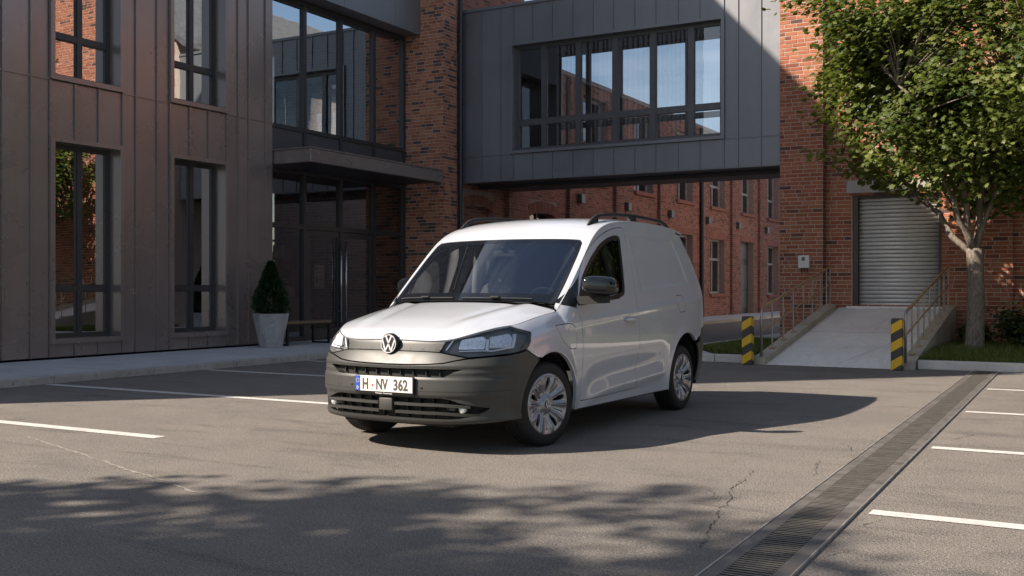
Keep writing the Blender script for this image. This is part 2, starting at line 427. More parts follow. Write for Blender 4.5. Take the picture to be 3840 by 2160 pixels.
# ================================================================ BRICKWORK
def rects_minus(u0, u1, z0, z1, holes, course, blen, seed, irregular=.25):
    rnd = random.Random(seed); out = []; k = 0; z = z0
    while z < z1 - .01:
        zt = min(z + course, z1); zm = (z + zt) / 2
        blocked = sorted((max(a, u0), min(b, u1)) for a, b, c, d in holes if c < zm < d and b > u0 and a < u1)
        spans = []; u = u0
        for a, b in blocked:
            if a - u > .03: spans.append((u, a))
            u = max(u, b)
        if u1 - u > .03: spans.append((u, u1))
        for a, b in spans:
            u = a - (blen * .5 if k % 2 else 0) - rnd.uniform(0, blen * irregular)
            while u < b - .02:
                ln = blen * (rnd.choice((.5, .52, 1.)) if rnd.random() < irregular else 1.) * rnd.uniform(.94, 1.06)
                s, e = max(u, a), min(u + ln, b)
                if b - e < .05: e = b
                if e - s > .045: out.append((s, e - .013, z + .006, zt - .008))
                elif out: pass
                u = e if e > u else u + ln
                if e == b: break
        z = zt; k += 1
    return out
UB = {}
def unit_brick(mat, k):
    key = (mat, k)
    if key not in UB:
        mb = MB(); mb.ct = k
        e, g = .022, .07
        vs = [(0, 0, 0), (1, 0, 0), (1, 0, 1), (0, 0, 1), (0, .7, 0), (1, .7, 0), (1, .7, 1), (0, .7, 1), (e, 1, g), (1 - e, 1, g), (1 - e, 1, 1 - g), (e, 1, 1 - g)]
        fs = [(4, 5, 1, 0), (5, 6, 2, 1), (6, 7, 3, 2), (7, 4, 0, 3), (8, 9, 5, 4), (9, 10, 6, 5), (10, 11, 7, 6), (11, 8, 4, 7), (11, 10, 9, 8)]
        mb.add(vs, [f[::-1] for f in fs])
        me = bpy.data.meshes.new('brick'); me.from_pydata(mb.v, [], mb.f); me.materials.append(M(mat))
        at = me.attributes.new('tone', 'FLOAT', 'FACE'); at.data.foreach_set('value', mb.tone); UB[key] = me
    return UB[key]
TONES = (.02, .12, .3, .36, .42, .48, .55, .62, .7, .82)
def brickwork(parent, axis, plane, sign, u0, u1, z0, z1, holes=(), mat='brick_red', seed=1, course=.079, blen=.26, keep=None, tone=(.35, .8), dark=.1,
              nmax=300, stuff=None, proud=.008, irregular=.25):
    """axis 'y': wall faces sign*Y, u=X ; axis 'x': wall faces sign*X, u=Y. keep(u,z)->True for bricks built one by one"""
    rnd = random.Random(seed * 13 + 1); rs = rects_minus(u0, u1, z0, z1, holes, course, blen, seed, irregular)
    own = stuff is None; mb = stuff if stuff is not None else MB()
    cand = [r for r in rs if keep and keep((r[0] + r[1]) / 2, (r[2] + r[3]) / 2)]
    if len(cand) > nmax: cand = cand[:nmax]
    cs = set(cand); pl = parent.location
    for r in rs:
        a, b, c, d = r
        tn = rnd.uniform(*tone) if rnd.random() > dark else rnd.uniform(0, .22)
        pr = proud * rnd.uniform(.45, 1.15)
        if r in cs:
            tq = min(TONES, key=lambda q: abs(q - tn))
            o = bpy.data.objects.new('brick', unit_brick(mat, tq)); COL.objects.link(o); o.parent = parent
            if axis == 'y':
                o.location = (a - pl.x, plane - pl.y, c - pl.z) if sign > 0 else (b - pl.x, plane - pl.y, c - pl.z); o.rotation_euler = (0, 0, 0 if sign > 0 else math.pi)
            else:
                o.location = (plane - pl.x, (b if sign > 0 else a) - pl.y, c - pl.z); o.rotation_euler = (0, 0, -math.pi / 2 if sign > 0 else math.pi / 2)
            o.rotation_euler.y = rnd.uniform(-.006, .006)
            o.scale = (b - a, pr, d - c)
        else:
            mb.ct = tn; e, g = .005, .0045; j = lambda: rnd.uniform(-.0025, .0025)
            P = lambda u, n, z: (u, plane + sign * n, z) if axis == 'y' else (plane + sign * n, u, z)
            vs = [P(a, 0, c), P(b, 0, c), P(b, 0, d), P(a, 0, d), P(a, pr * .7, c + j()), P(b, pr * .7, c + j()), P(b, pr * .7, d + j()), P(a, pr * .7, d + j()),
                  P(a + e, pr, c + g), P(b - e, pr, c + g), P(b - e, pr, d - g), P(a + e, pr, d - g)]
            fs = [(0, 1, 5, 4), (1, 2, 6, 5), (2, 3, 7, 6), (3, 0, 4, 7), (4, 5, 9, 8), (5, 6, 10, 9), (6, 7, 11, 10), (7, 4, 8, 11), (8, 9, 10, 11)]
            flip = (sign > 0) == (axis == 'y')
            mb.add(vs, [f[::-1] for f in fs] if flip else fs)
    if own and mb.f: mb.build('brickwork', mat, parent, kind='stuff')
    return mb
def sheet(mb, axis, plane, sign, u0, u1, z0, z1, holes=(), rev=0.):
    """flat wall with rectangular holes; rev>0 adds reveals going inwards"""
    us = sorted({u0, u1, *[q for h in holes for q in h[:2] if u0 < q < u1]}); zs = sorted({z0, z1, *[q for h in holes for q in h[2:] if z0 < q < z1]})
    P = lambda u, n, z: (u, plane + sign * n, z) if axis == 'y' else (plane + sign * n, u, z)
    for a, b in zip(us, us[1:]):
        for c, d in zip(zs, zs[1:]):
            um, zm = (a + b) / 2, (c + d) / 2
            if not any(h[0] < um < h[1] and h[2] < zm < h[3] for h in holes):
                mb.quad(P(a, 0, c), P(b, 0, c), P(b, 0, d), P(a, 0, d))
    if rev:
        for a, b, c, d in holes:
            mb.quad(P(a, 0, c), P(a, 0, d), P(a, -rev, d), P(a, -rev, c)); mb.quad(P(b, 0, d), P(b, 0, c), P(b, -rev, c), P(b, -rev, d))
            mb.quad(P(a, 0, d), P(b, 0, d), P(b, -rev, d), P(a, -rev, d)); mb.quad(P(b, 0, c), P(a, 0, c), P(a, -rev, c), P(b, -rev, c))
    return mb
def abox(mb, axis, sign, plane, u0, u1, n0, n1, z0, z1):
    """box on a wall: u along it, n outwards from plane"""
    a, b = sorted((plane + sign * n0, plane + sign * n1))
    return mb.box(u0, u1, a, b, z0, z1) if axis == 'y' else mb.box(a, b, u0, u1, z0, z1)
def window(parent, axis, plane, sign, u0, u1, z0, z1, us=(), zs=(), fw=.06, bar=.06, depth=.07, mat='frame_dark', gmat='glass_mirror', n=0., name='window'):
    """frame + bars as one part, each pane a sub-part; plane = outer face of the frame"""
    mb = MB(); B = lambda a, b, c, d, n0=-depth, n1=0.: abox(mb, axis, sign, plane, a, b, n0, n1, c, d)
    B(u0, u0 + fw, z0, z1); B(u1 - fw, u1, z0, z1); B(u0 + fw, u1 - fw, z1 - fw, z1); B(u0 + fw, u1 - fw, z0, z0 + fw)
    for u in us: B(u - bar / 2, u + bar / 2, z0 + fw, z1 - fw, -depth, -.004)
    ue = [u0 + fw] + [q for u in us for q in (u - bar / 2, u + bar / 2)] + [u1 - fw]
    cols = list(zip(ue[::2], ue[1::2]))
    for z in zs:
        for a, b in cols: B(a, b, z - bar / 2, z + bar / 2, -depth, -.008)
    ze = [z0 + fw] + [q for z in zs for q in (z - bar / 2, z + bar / 2)] + [z1 - fw]
    rows = list(zip(ze[::2], ze[1::2]))
    # thin glazing bead round every pane
    for a, b in cols:
        for c, d in rows:
            for x0, x1, y0, y1 in ((a, a + .012, c, d), (b - .012, b, c, d), (a + .012, b - .012, c, c + .012), (a + .012, b - .012, d - .012, d)): B(x0, x1, y0, y1, -depth + .01, -.022)
    o = fixn(mb.build(name, mat, parent))
    P = lambda u, z: (u, plane - sign * depth * .6, z) if axis == 'y' else (plane - sign * depth * .6, u, z)
    for a, b in cols:
        for c, d in rows:
            q = [P(a, c), P(b, c), P(b, d), P(a, d)]
            if (sign > 0) == (axis == 'y'): q = q[::-1]
            MB().quad(*q).build('pane', gmat, o)
    return o

# ================================================================ METAL-CLAD BUILDING (left)
FX = -14.0
mbld = thing('metal_clad_building', 'dark brown metal-clad building with vertical standing seams and tall windows on the left', 'building', (-14, 9, .1))
HB = 14.5; Y0B, Y1B = 2.62, 15.434
cols = [Y0B]
y = 9.708 - .455 * 15
while y < 9.6: cols.append(y); y += .455
cols = [q for q in cols if q >= Y0B] + [9.708, 10.174, 10.505, 10.955, 11.395, 11.862, 12.136, 12.584, 12.86, 13.31, 13.755, 14.208, 14.492, 14.768, 15.226, Y1B]
WL = [(10.505, 11.862, .345, 3.50), (12.86, 14.208, .345, 3.50)]; WU = [(10.505, 11.862, 4.385, 7.55), (12.86, 14.208, 4.385, 7.55)]
HOLES = WL + WU
rows = [(.13, 4.365), (4.372, 8.60), (8.607, 14.45)]
for a, b in zip(cols, cols[1:]):
    um = (a + b) / 2
    for c, d in rows:
        segs = [(c, d)]
        for h in HOLES:
            if h[0] < um < h[1] and c <= h[2] + .1 and h[3] <= d + .1:
                segs = [(s, e) for s, e in ((c, h[2] - .004), (h[3] + .004, d)) if e - s > .03]
        for s, e in segs:
            mb = MB(); mb.bbox(FX - .028, FX + random.uniform(-.001, .001), a + .012, b - .012, s, e, .006)
            mb.build('panel', 'cladding_brown', mbld)
for q in cols[1:-1]:                                     # standing seams
    for c, d in rows:
        segs = [(c, d)]
        for h in HOLES:
            if h[0] + .02 < q < h[1] - .02 and c <= h[2] + .1 and h[3] <= d + .1:
                segs = [(s, e) for s, e in ((c, h[2] - .004), (h[3] + .004, d)) if e - s > .03]
            elif abs(q - h[0]) < .02 or abs(q - h[1]) < .02:
                if c <= h[2] + .1 and h[3] <= d + .1: segs = [(s, e) for s, e in ((c, h[2] - .004), (h[3] + .004, d)) if e - s > .03]
        for s, e in segs: MB().box(FX - .012, FX + .034, q - .0115, q + .0115, s, e).build('seam', 'cladding_brown', mbld)
ends = sorted([Y0B, Y1B] + [q for h in WU for q in h[:2]])
for a, b in zip(ends[::2], ends[1::2]): MB().box(FX - .01, FX + .018, a, b, 4.358, 4.379).build('joint_trim', 'cladding_brown', mbld)
mb = MB(); mb.box(FX - .2, FX - .03, Y0B, Y1B, .1, .14); mb.build('base_trim', 'seam_dark', mbld)
mb = sheet(MB(), 'x', FX - .03, 1, Y0B, Y1B, .1, HB, HOLES, 0)
mb.box(-26, FX + .03, Y0B - .03, Y0B - .002, .0, HB); mb.box(-26, FX - .02, Y0B, Y1B, HB - .2, HB); mb.box(-26.1, -26, Y0B, 21, 0, HB)
mb.box(-26, FX - .35, Y0B, Y1B, 3.75, 3.95); mb.box(-26, FX - .35, Y0B, Y1B, 7.9, 8.1); mb.box(-17.2, -17.1, Y0B, Y1B, .1, HB - .3)
mb.build('wall', 'interior_wall', mbld)
MB().box(-26, FX + .06, Y0B - .05, Y1B, HB, HB + .12).build('parapet', 'cladding_brown', mbld)
MB().box(-16, FX - .012, Y1B - .03, Y1B + .012, .1, HB - .01).build('corner_panel', 'cladding_brown', mbld)
for (a, b, c, d), zt in [(w, (1.185,)) for w in WL] + [(w, (5.12,)) for w in WU]:
    sr = MB(); f = .068
    sr.box(FX - .30, FX + .055, a - .006, a + f, c, d); sr.box(FX - .30, FX + .055, b - f, b + .006, c, d)
    sr.box(FX - .30, FX + .055, a + f, b - f, d - f, d); sr.box(FX - .30, FX + .065, a - .012, b + .012, c - .01, c + f)
    s = fixn(sr.build('window_surround', 'cladding_brown', mbld))
    window(mbld, 'x', FX - .20, 1, a + f, b - f, c + f, d - f, us=((a + b) / 2 + .03,), zs=zt, fw=.062, bar=.098, depth=.08, mat='frame_dark', gmat='glass_mirror')

# ================================================================ GLAZED ENTRANCE
GX = -14.4; GM = (16.86, 18.045, 19.225)
ent = thing('glazed_entrance', 'double-height glazed entrance with double glass door under a flat canopy', 'entrance', (-14.4, 18, .1))
fr = MB()
def gbox(a, b, c, d, n0=-.09, n1=0.): abox(fr, 'x', 1, GX, a, b, n0, n1, c, d)
for yq in (15.455, *GM, 20.385): gbox(yq - .045, yq + .045, .1, 7.10, -.13, 0)
segy = [15.50, GM[0] - .045, GM[0] + .045, GM[1] - .045, GM[1] + .045, GM[2] - .045, GM[2] + .045, 20.34]
segy = list(zip(segy[::2], segy[1::2]))
for a, b in segy:
    gbox(a, b, 2.40, 2.50, -.11, -.004); gbox(a, b, 4.40, 4.48, -.11, -.004); gbox(a, b, 7.02, 7.10, -.11, -.004); gbox(a, b, 3.52, 3.60, -.11, -.004)
for a, b in (segy[0], segy[3]): gbox(a, b, .10, .19, -.11, -.004)
frame = fixn(fr.build('curtain_frame', 'frame_dark', ent))
for a, b in segy:
    m2 = MB(); abox(m2, 'x', 1, GX, a, b, -.07, -.035, 3.60, 4.40); m2.build('spandrel_panel', 'frame_grey', ent)
    for c, d, g in ((2.50, 3.52, 'glass_entrance'), (4.48, 7.02, 'glass_mirror')): MB().quad((GX - .06, a, c), (GX - .06, b, c), (GX - .06, b, d), (GX - .06, a, d)).build('pane', g, frame)
for a, b in (segy[0], segy[3]): MB().quad((GX - .06, a, .19), (GX - .06, b, .19), (GX - .06, b, 2.40), (GX - .06, a, 2.40)).build('pane', 'glass_entrance', frame)
for a, b, hy in ((16.91, 18.03, 17.96), (18.06, 19.175, 18.13)):
    lf = MB()
    for q in ((a, a + .12, .12, 2.39), (b - .09, b, .12, 2.39), (a + .12, b - .09, 2.27, 2.39), (a + .12, b - .09, .12, .34)): abox(lf, 'x', 1, GX, q[0], q[1], -.085, -.02, q[2], q[3])
    dl = fixn(lf.build('door_leaf', 'frame_dark', ent))
    MB().quad((GX - .055, a + .12, .34), (GX - .055, b - .09, .34), (GX - .055, b - .09, 2.27), (GX - .055, a + .12, 2.27)).build('pane', 'glass_entrance', dl)
    hb = MB(); hb.tube([(GX + .06, hy, .45), (GX + .06, hy, 2.19)], .019, 10)
    for z in (.7, 1.95): hb.tube([(GX - .02, hy, z), (GX + .06, hy, z)], .011, 8)
    hb.build('pull_handle', 'steel_bright', dl, smooth=True)
    hi = MB(); hy2 = hy - .20 if hy < 18 else hy + .25
    hi.tube([(GX - .16, hy2, .45), (GX - .16, hy2, 2.19)], .017, 8); hi.build('inner_handle', 'black_metal', dl, smooth=True)
cn = MB(); cn.bbox(-14.39, -13.08, 15.47, 20.02, 3.58, 3.84, .01); cn.build('canopy', 'cladding_brown', ent)
MB().box(-14.38, -13.065, 15.455, 20.035, 3.842, 3.868).build('canopy_trim', 'cladding_brown', ent)
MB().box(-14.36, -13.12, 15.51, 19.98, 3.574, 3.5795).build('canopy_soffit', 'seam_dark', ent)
for a, b in ((15.45, 17.62), (17.63, 19.45), (19.46, 20.43)): MB().bbox(-14.42, -13.98, a, b, 7.11, 14.4, .006).build('upper_panel', 'cladding_grey', ent)
sh = MB(); sh.box(-20, -14.5, 15.45, 20.6, 3.62, 3.90); sh.box(-20, -14.42, 15.45, 20.6, 7.15, 7.3); sh.box(-26, -13.9, 15.44, 21.0, 14.4, 14.5)
sh.box(-19.6, -19.5, 15.45, 20.6, .1, 14.3); sh.box(-26, -14.5, 15.40, 15.45, .1, 14.4)
sh.build('interior_walls', 'interior_wall', ent)
MB().box(-19.5, -14.45, 15.46, 20.5, .099, .112).build('interior_floor', 'interior_floor', ent)
# shelf and goods seen through the doors
shelf = thing('shelving_unit', 'wooden shelving with parcels seen dimly behind the glass entrance door', 'shelf', (-17.2, 19.2, .11))
for y in (17.6, 18.7, 19.8): MB().box(-17.4, -17.0, y - .02, y + .02, .113, 2.5).build('upright', 'shelf_wood', shelf)
for z in (.5, .95, 1.4, 1.85, 2.3):
    for a, b in ((17.62, 18.68), (18.72, 19.78)): MB().box(-17.4, -17.0, a, b, z, z + .025).build('shelf_board', 'shelf_wood', shelf)
rb = random.Random(5)
ORD = ('first', 'second', 'third', 'fourth', 'fifth', 'sixth', 'seventh', 'eighth')
for z, sn in ((.525, 'lowest'), (.975, 'second lowest'), (1.425, 'middle'), (1.875, 'second highest')):
    yq = 17.7; kq = 0
    while yq < 19.5:
        w = rb.uniform(.12, .3); hh = rb.uniform(.14, .34)
        if rb.random() < .75 and not (yq < 18.7 < yq + w + .03):
            o = MB().bbox(-17.32, -17.08, yq, yq + w, z + .001, z + hh, .006).build('parcel', rb.choice(('carton', 'paper_pale', 'shelf_wood')))
            setp(o, ORD[kq] + ' parcel from the counter end on the ' + sn + ' board behind the entrance glass', 'parcel', 'parcels on the entrance shelving'); kq += 1
        yq += w + rb.uniform(.03, .2)
o = MB().bbox(-16.4, -15.6, 16.1, 18.2, .113, .95, .02).build('counter', 'shelf_wood'); setp(o, 'brown reception counter inside the glazed entrance', 'counter')
pst = MB().box(GX - .135, GX - .128, 17.30, 17.62, 1.20, 1.68).build('poster', 'paper_pale'); setp(pst, 'pale printed notice hung behind the left glass door leaf', 'poster')
for a, b, c, d in ((17.33, 17.45, 1.58, 1.62), (17.33, 17.52, 1.51, 1.53), (17.34, 17.40, 1.30, 1.42), (17.5, 17.515, 1.24, 1.62), (17.42, 17.59, 1.36, 1.38), (17.56, 17.575, 1.24, 1.62)): MB().box(GX - .127, GX - .1255, a, b, c, d).build('print', 'print_dark', pst)

# ================================================================ BRICK PIER and FACTORY along the alley
pier = thing('brick_pier', 'tall pier of mixed dark and red bricks between the glazed entrance and the bridge', 'pier', (-13.9, 20.7, .1))
mb = MB(); mb.box(-18.5, -13.345, 20.462, 21.02, .1, 14.5); mb.build('mortar_core', 'mortar_pale', pier)
brickwork(pier, 'y', 20.462, -1, -18.4, -13.333, .1, 14.4, (), 'brick_mixed', 21, .077, .235, keep=lambda u, z: u > -14.4 and 1.2 < z < 7.2, tone=(.36, .95), dark=.2, proud=.008, irregular=.35, nmax=240)
brickwork(pier, 'x', -13.345, 1, 20.45, 21.02, .1, 14.4, (), 'brick_mixed', 22, .077, .235, keep=lambda u, z: 5.9 < z < 7.2, tone=(.36, .95), dark=.2, proud=.008, irregular=.35, nmax=60)
dp = MB(); dp.tube([(-13.28, 21.10, .1), (-13.28, 21.10, 14)], .058, 14, cap=True)
for z in (2.0, 4.6, 7.0): dp.box(-13.40, -13.24, 21.03, 21.17, z, z + .035)
setp(dp.build('downpipe', 'pipe_dark', smooth=True, angle=40), 'dark metal downpipe running up beside the mixed brick pier', 'downpipe')

AX = -13.42
fac = thing('brick_factory', 'old red brick factory wall receding along the alley behind the bridge', 'building', (-13.42, 36, .1))
AH = 9.5; AY0, AY1 = 21.02, 62
lowW = [(28.1, 29.75, .97, 3.15), (32.0, 33.7, .97, 3.15), (35.98, 37.55, .97, 3.15), (39.53, 41.3, .97, 3.13), (47.53, 49.3, .88, 3.13)]
upW = [(28.1, 29.75, 4.38, 6.9), (32.0, 33.6, 4.38, 6.9), (35.87, 37.55, 4.38, 6.9), (39.55, 41.35, 4.38, 6.9), (43.57, 45.3, 4.38, 6.9), (47.53, 49.3, 4.38, 6.9), (24.6, 26.2, 4.38, 6.9)]
facdoor = (43.52, 45.34, .1, 3.16); arch1 = (21.34, 22.86, .1, 3.20); arch2 = (24.78, 26.4, .9, 3.24)
AHOLES = lowW + upW + [facdoor, arch1, arch2]
AL, AS = 7.25, 24.3
mb = sheet(MB(), 'x', AX, 1, AY0, AY1, .05, AL, AHOLES, .32); sheet(mb, 'x', AX, 1, AY0, AS, AL, AH)
mb.box(-20, AX + .05, AY0, AS, AH, AH + .25); mb.box(-20, AX + .05, AS, AY1, AL, AL + .12); mb.box(-20, AX - .01, AY1, AY1 + .3, 0, AL); mb.box(-20, AX - .005, AS, AS + .2, AL, AH)
mb.build('wall', 'mortar_dark', fac)
MB().box(AX - .9, AX - .8, AY0, AY1, .1, AL).build('inner_wall', 'dark_void', fac)
allst = MB()
brickwork(fac, 'x', AX, 1, AY0, AS, AL, AH, (), 'brick_old', 32, .079, .26, stuff=allst)
brickwork(fac, 'x', AX, 1, AY0, AY1, .1, AL, [(h[0] - .0, h[1], h[2], h[3] + (.36 if h in (arch1, arch2) else .0)) for h in AHOLES], 'brick_old', 31, .079, .26,
          keep=lambda u, z: u < 31.5 and (z > 2.1 and z < 3.72 + (u - 21) * .02 or (u > 27 and 3.3 < z < 4.3)), tone=(.3, .85), dark=.14, stuff=allst, proud=.008)
# bricked-up arch niche
sheet(nm := MB(), 'x', AX - .14, 1, arch1[0], arch1[1], .1, 3.5); nm.build('niche_wall', 'mortar_dark', fac)
brickwork(fac, 'x', AX - .14, 1, arch1[0], arch1[1], .1, 3.48, (), 'brick_old', 33, .079, .26, tone=(.3, .8), dark=.1, stuff=allst)
# pilasters
for a, b in ((23.48, 23.98), (26.98, 27.27), (30.27, 30.88), (34.0, 34.54), (42.02, 42.5), (46.0, 46.65), (50.2, 50.8), (54.2, 54.8)):
    MB().box(AX - .05, AX + .11, a, b, .1, AL - .05).build('pilaster', 'mortar_dark', fac)
    brickwork(fac, 'x', AX + .11, 1, a, b, .1, AL - .05, (), 'brick_old', int(a * 10), .079, .26, tone=(.25, .7), dark=.3, stuff=allst)
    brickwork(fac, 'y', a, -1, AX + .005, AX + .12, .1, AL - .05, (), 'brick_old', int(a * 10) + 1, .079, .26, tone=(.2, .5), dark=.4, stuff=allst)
# arches and soldier courses as separate wedge bricks
def arch(parent, y0, y1, zs, rise, hgt, n, ring=True):
    w = y1 - y0; rad = (w * w / 4 + rise * rise) / (2 * rise); cy = (y0 + y1) / 2; cz = zs + rise - rad; half = math.asin(w / 2 / rad)
    for i in range(n):
        a0 = -half + 2 * half * i / n + .003; a1 = -half + 2 * half * (i + 1) / n - .003
        pts = [(cy + math.sin(a) * r, cz + math.cos(a) * r) for a, r in ((a0, rad), (a1, rad), (a1, rad + hgt), (a0, rad + hgt))]
        mb = MB(); mb.ct = random.choice((.3, .38, .45, .52, .6)); mb.prism(pts, AX - .25, AX + .014 + random.uniform(0, .006), 'x'); fixn(mb.build('brick', 'brick_old', parent))
    # infill between arch crown and the course above
    m = MB(); m.ct = .4
    top = zs + rise + hgt + .05
    for i in range(12):
        ya, yb = y0 + w * i / 12, y0 + w * (i + 1) / 12
        za = cz + math.sqrt(max(0, (rad + hgt) ** 2 - (ya - cy) ** 2)); zb = cz + math.sqrt(max(0, (rad + hgt) ** 2 - (yb - cy) ** 2))
        m.add([(AX - .004, ya, za), (AX - .004, yb, zb), (AX - .004, yb, top), (AX - .004, ya, top)], [(0, 1, 2, 3)])
    m.build('arch_infill', 'brick_old', parent)
arch(fac, arch1[0], arch1[1], 3.06, .17, .24, 22); arch(fac, arch2[0], arch2[1], 3.12, .14, .30, 22)
for h in lowW + [facdoor]:
    n = 20
    for i in range(n):
        a = h[0] - .12 + (h[1] - h[0] + .24) * i / n; b = h[0] - .12 + (h[1] - h[0] + .24) * (i + 1) / n - .008
        mb = allst; mb.ct = random.uniform(.4, .7); mb.box(AX, AX + .018 + random.uniform(0, .004), a, b, h[3] + .004, h[3] + .235, skip='l')
for h in lowW + upW:
    if h is not lowW[0]:
        mb = MB(); mb.ct = .45; mb.bbox(AX - .2, AX + .10, h[0] - .08, h[1] + .08, h[2] - .13, h[2], .012); mb.build('sill', 'brick_old', fac)
allst.build('brickwork', 'brick_old', fac, kind='stuff')
for h in lowW + upW + [arch2]:
    w = window(fac, 'x', AX - .22, 1, h[0], h[1], h[2], h[3] + (.14 if h is arch2 else 0), us=((h[0] + h[1]) / 2,), zs=(h[2] + (h[3] - h[2]) * (.63 if h[3] < 4 else .34),), fw=.07, bar=.07, depth=.07, mat='frame_old' if h is not arch2 else 'frame_dark', gmat='glass_old')
a, b, c, d = facdoor
dm = MB(); abox(dm, 'x', 1, AX - .25, a, b, -.06, 0, c, d); dd_ = fixn(dm.build('door', 'frame_dark', fac))
for q in ((a + .1, b - .1, .35, 1.05), (a + .1, b - .1, 1.15, 2.2), (a + .1, b - .1, 2.45, 3.05)):
    m = MB(); abox(m, 'x', 1, AX - .25, q[0], q[1], 0, .015, q[2], q[3]); fixn(m.build('door_panel', 'frame_grey', dd_))
MB().box(AX - .235, AX - .19, a + .18, a + .25, 1.15, 1.5).build('door_handle', 'black_metal', dd_)
dp = MB(); dp.tube([(AX + .09, 38.35, .1), (AX + .09, 38.35, AL)], .085, 12)
for z in (1.5, 3.6, 5.8): dp.box(AX + .0, AX + .15, 38.24, 38.46, z, z + .05)
setp(dp.build('downpipe', 'pipe_dark', smooth=True, angle=40), 'dark downpipe on the old factory wall along the alley', 'downpipe')
for i, yq in enumerate((27.8, 31.26, 35.1, 39.1, 42.93, 47.16)):
    lm = thing('wall_lamp', ('first', 'second', 'third', 'fourth', 'fifth', 'sixth')[i] + ' small grey box-shaped wall lamp past the footbridge on the factory brick wall', 'wall lamp', (AX, yq, 3.65), 'wall lamps along the alley')
    MB().bbox(AX + .02, AX + .16, yq - .13, yq + .13, 3.66, 3.93, .015).build('housing', 'frame_grey', lm)
    MB().box(AX - .0, AX + .03, yq - .09, yq + .09, 3.70, 3.89).build('wall_plate', 'black_metal', lm)

# ================================================================ BRIDGE
BY = 21.3; BX0, BX1 = -13.40, -5.72; BZ0, BZ1 = 3.70, 7.72; BYB = 23.85
br = thing('footbridge', 'enclosed grey metal-clad footbridge with a wide window spanning the alley', 'bridge', (-9.5, 22.5, 3.7))
bc = [BX0, -12.82, -12.305, -11.96, -11.46, -10.955, -10.44, -9.94, -9.44, -8.94, -8.45, -7.945, -7.46, -6.935, -6.63, -6.148, BX1]
BW = (-12.04, -6.915, 4.30, 6.865)
for a, b in zip(bc, bc[1:]):
    um = (a + b) / 2; inside = BW[0] < um < BW[1]
    a2, b2 = a, b
    for c, d in ((BZ0, 4.296), (4.304, BZ1)):
        segs = [(c, d)]
        if c > 4.1 and inside: segs = [(BW[3], d)]
        for s, e in segs: MB().bbox(a2 + .011, b2 - .011, BY + random.uniform(-.001, .001), BY + .03, s, e, .006).build('panel', 'cladding_grey', br)
    if a > BX0:
        for c, d in ((BZ0, 4.296), (4.304, BZ1)):
            s = BW[3] if (c > 4.1 and BW[0] < a < BW[1]) else c
            MB().box(a - .011, a + .011, BY - .022, BY + .012, s, d).build('seam', 'cladding_grey', br)
MB().box(BX0, BW[0], BY - .014, BY + .01, 4.291, 4.309).build('joint_trim', 'cladding_grey', br)
MB().box(BW[1], BX1, BY - .014, BY + .01, 4.291, 4.309).build('joint_trim', 'cladding_grey', br)
MB().box(BX0 - .0, BX1, BY - .03, BYB + .03, BZ1 + .002, BZ1 + .07).build('roof_cap', 'cladding_grey', br)
MB().box(BX0, BX1, BY - .02, BY + .03, BZ0 - .02, BZ0 - .002).build('edge_trim', 'cladding_grey', br)
MB().box(BX0 - .01, BX0 + .018, BY - .018, BY + .02, BZ0, BZ1).build('edge_trim', 'cladding_grey', br)
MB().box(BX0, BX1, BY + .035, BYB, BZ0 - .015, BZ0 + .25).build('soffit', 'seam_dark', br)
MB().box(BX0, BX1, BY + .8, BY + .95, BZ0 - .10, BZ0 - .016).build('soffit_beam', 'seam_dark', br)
MB().box(BX0, BX1, BY + .035, BYB, BZ1 - .4, BZ1).build('ceiling', 'interior_wall', br)
back = [(-12.04, -6.915, 4.72, 7.1)]
mb = sheet(MB(), 'y', BY + .035, -1, BX0, BX1, BZ0, BZ1, [BW]); sheet(mb, 'y', BYB, 1, BX0, BX1, BZ0, BZ1, back)
mb.build('wall', 'cladding_grey', br)
a, b, c, d = BW; f = .065
sr = MB(); sr.box(a - .005, a + f, BY - .055, BY + .24, c, d); sr.box(b - f, b + .005, BY - .055, BY + .24, c, d); sr.box(a + f, b - f, BY - .055, BY + .24, d - f, d); sr.box(a + f, b - f, BY - .055, BY + .24, c, c + f)
fixn(sr.build('window_surround', 'cladding_grey', br))
window(br, 'y', BY + .13, -1, a + f, b - f, c + f, d - f, us=(-11.24, -10.365, -9.462, -8.565, -7.697), zs=(5.025,), fw=.075, bar=.13, depth=.08, mat='frame_grey', gmat='glass_bridge')
window(br, 'y', BYB - .05, 1, back[0][0], back[0][1], back[0][2], back[0][3], us=(-11.2, -10.35, -9.5, -8.6, -7.75), zs=(5.25,), fw=.08, bar=.12, depth=.07, mat='frame_grey', gmat='glass_bridge')

# ================================================================ BRICK WAREHOUSE (right)
WY = 21.36; WX0 = -5.71
wh = thing('brick_warehouse', 'red brick warehouse with a roller shutter at the top of the concrete ramp', 'building', (-3.4, 21.4, 0))
dr = (-4.345, -2.70, .83, 3.035); uw = (-4.37, -2.75, 4.50, 6.50)
uw2 = (.6, 2.2, 4.5, 6.5)
GAP = [(-5.71, 8.2), (-.8, 11.6), (4.2, 8.2)]
mb = sheet(MB(), 'y', WY, -1, WX0, 22, .0, 8.2, [dr, uw, uw2], .30)
mb.add([(-5.71, WY, 8.2), (4.2, WY, 8.2), (-.8, WY, 11.6)], [(0, 1, 2)])
mb.box(WX0, WX0 + .3, WY + .01, 45, 0, 8.2); mb.box(22, 22.3, WY + .01, 45, 0, 8.2)
mb.build('wall', 'mortar_pale', wh)
MB().box(WX0 + .4, 21.8, WY + .9, WY + 1.0, .1, 8.1).build('inner_wall', 'dark_void', wh)
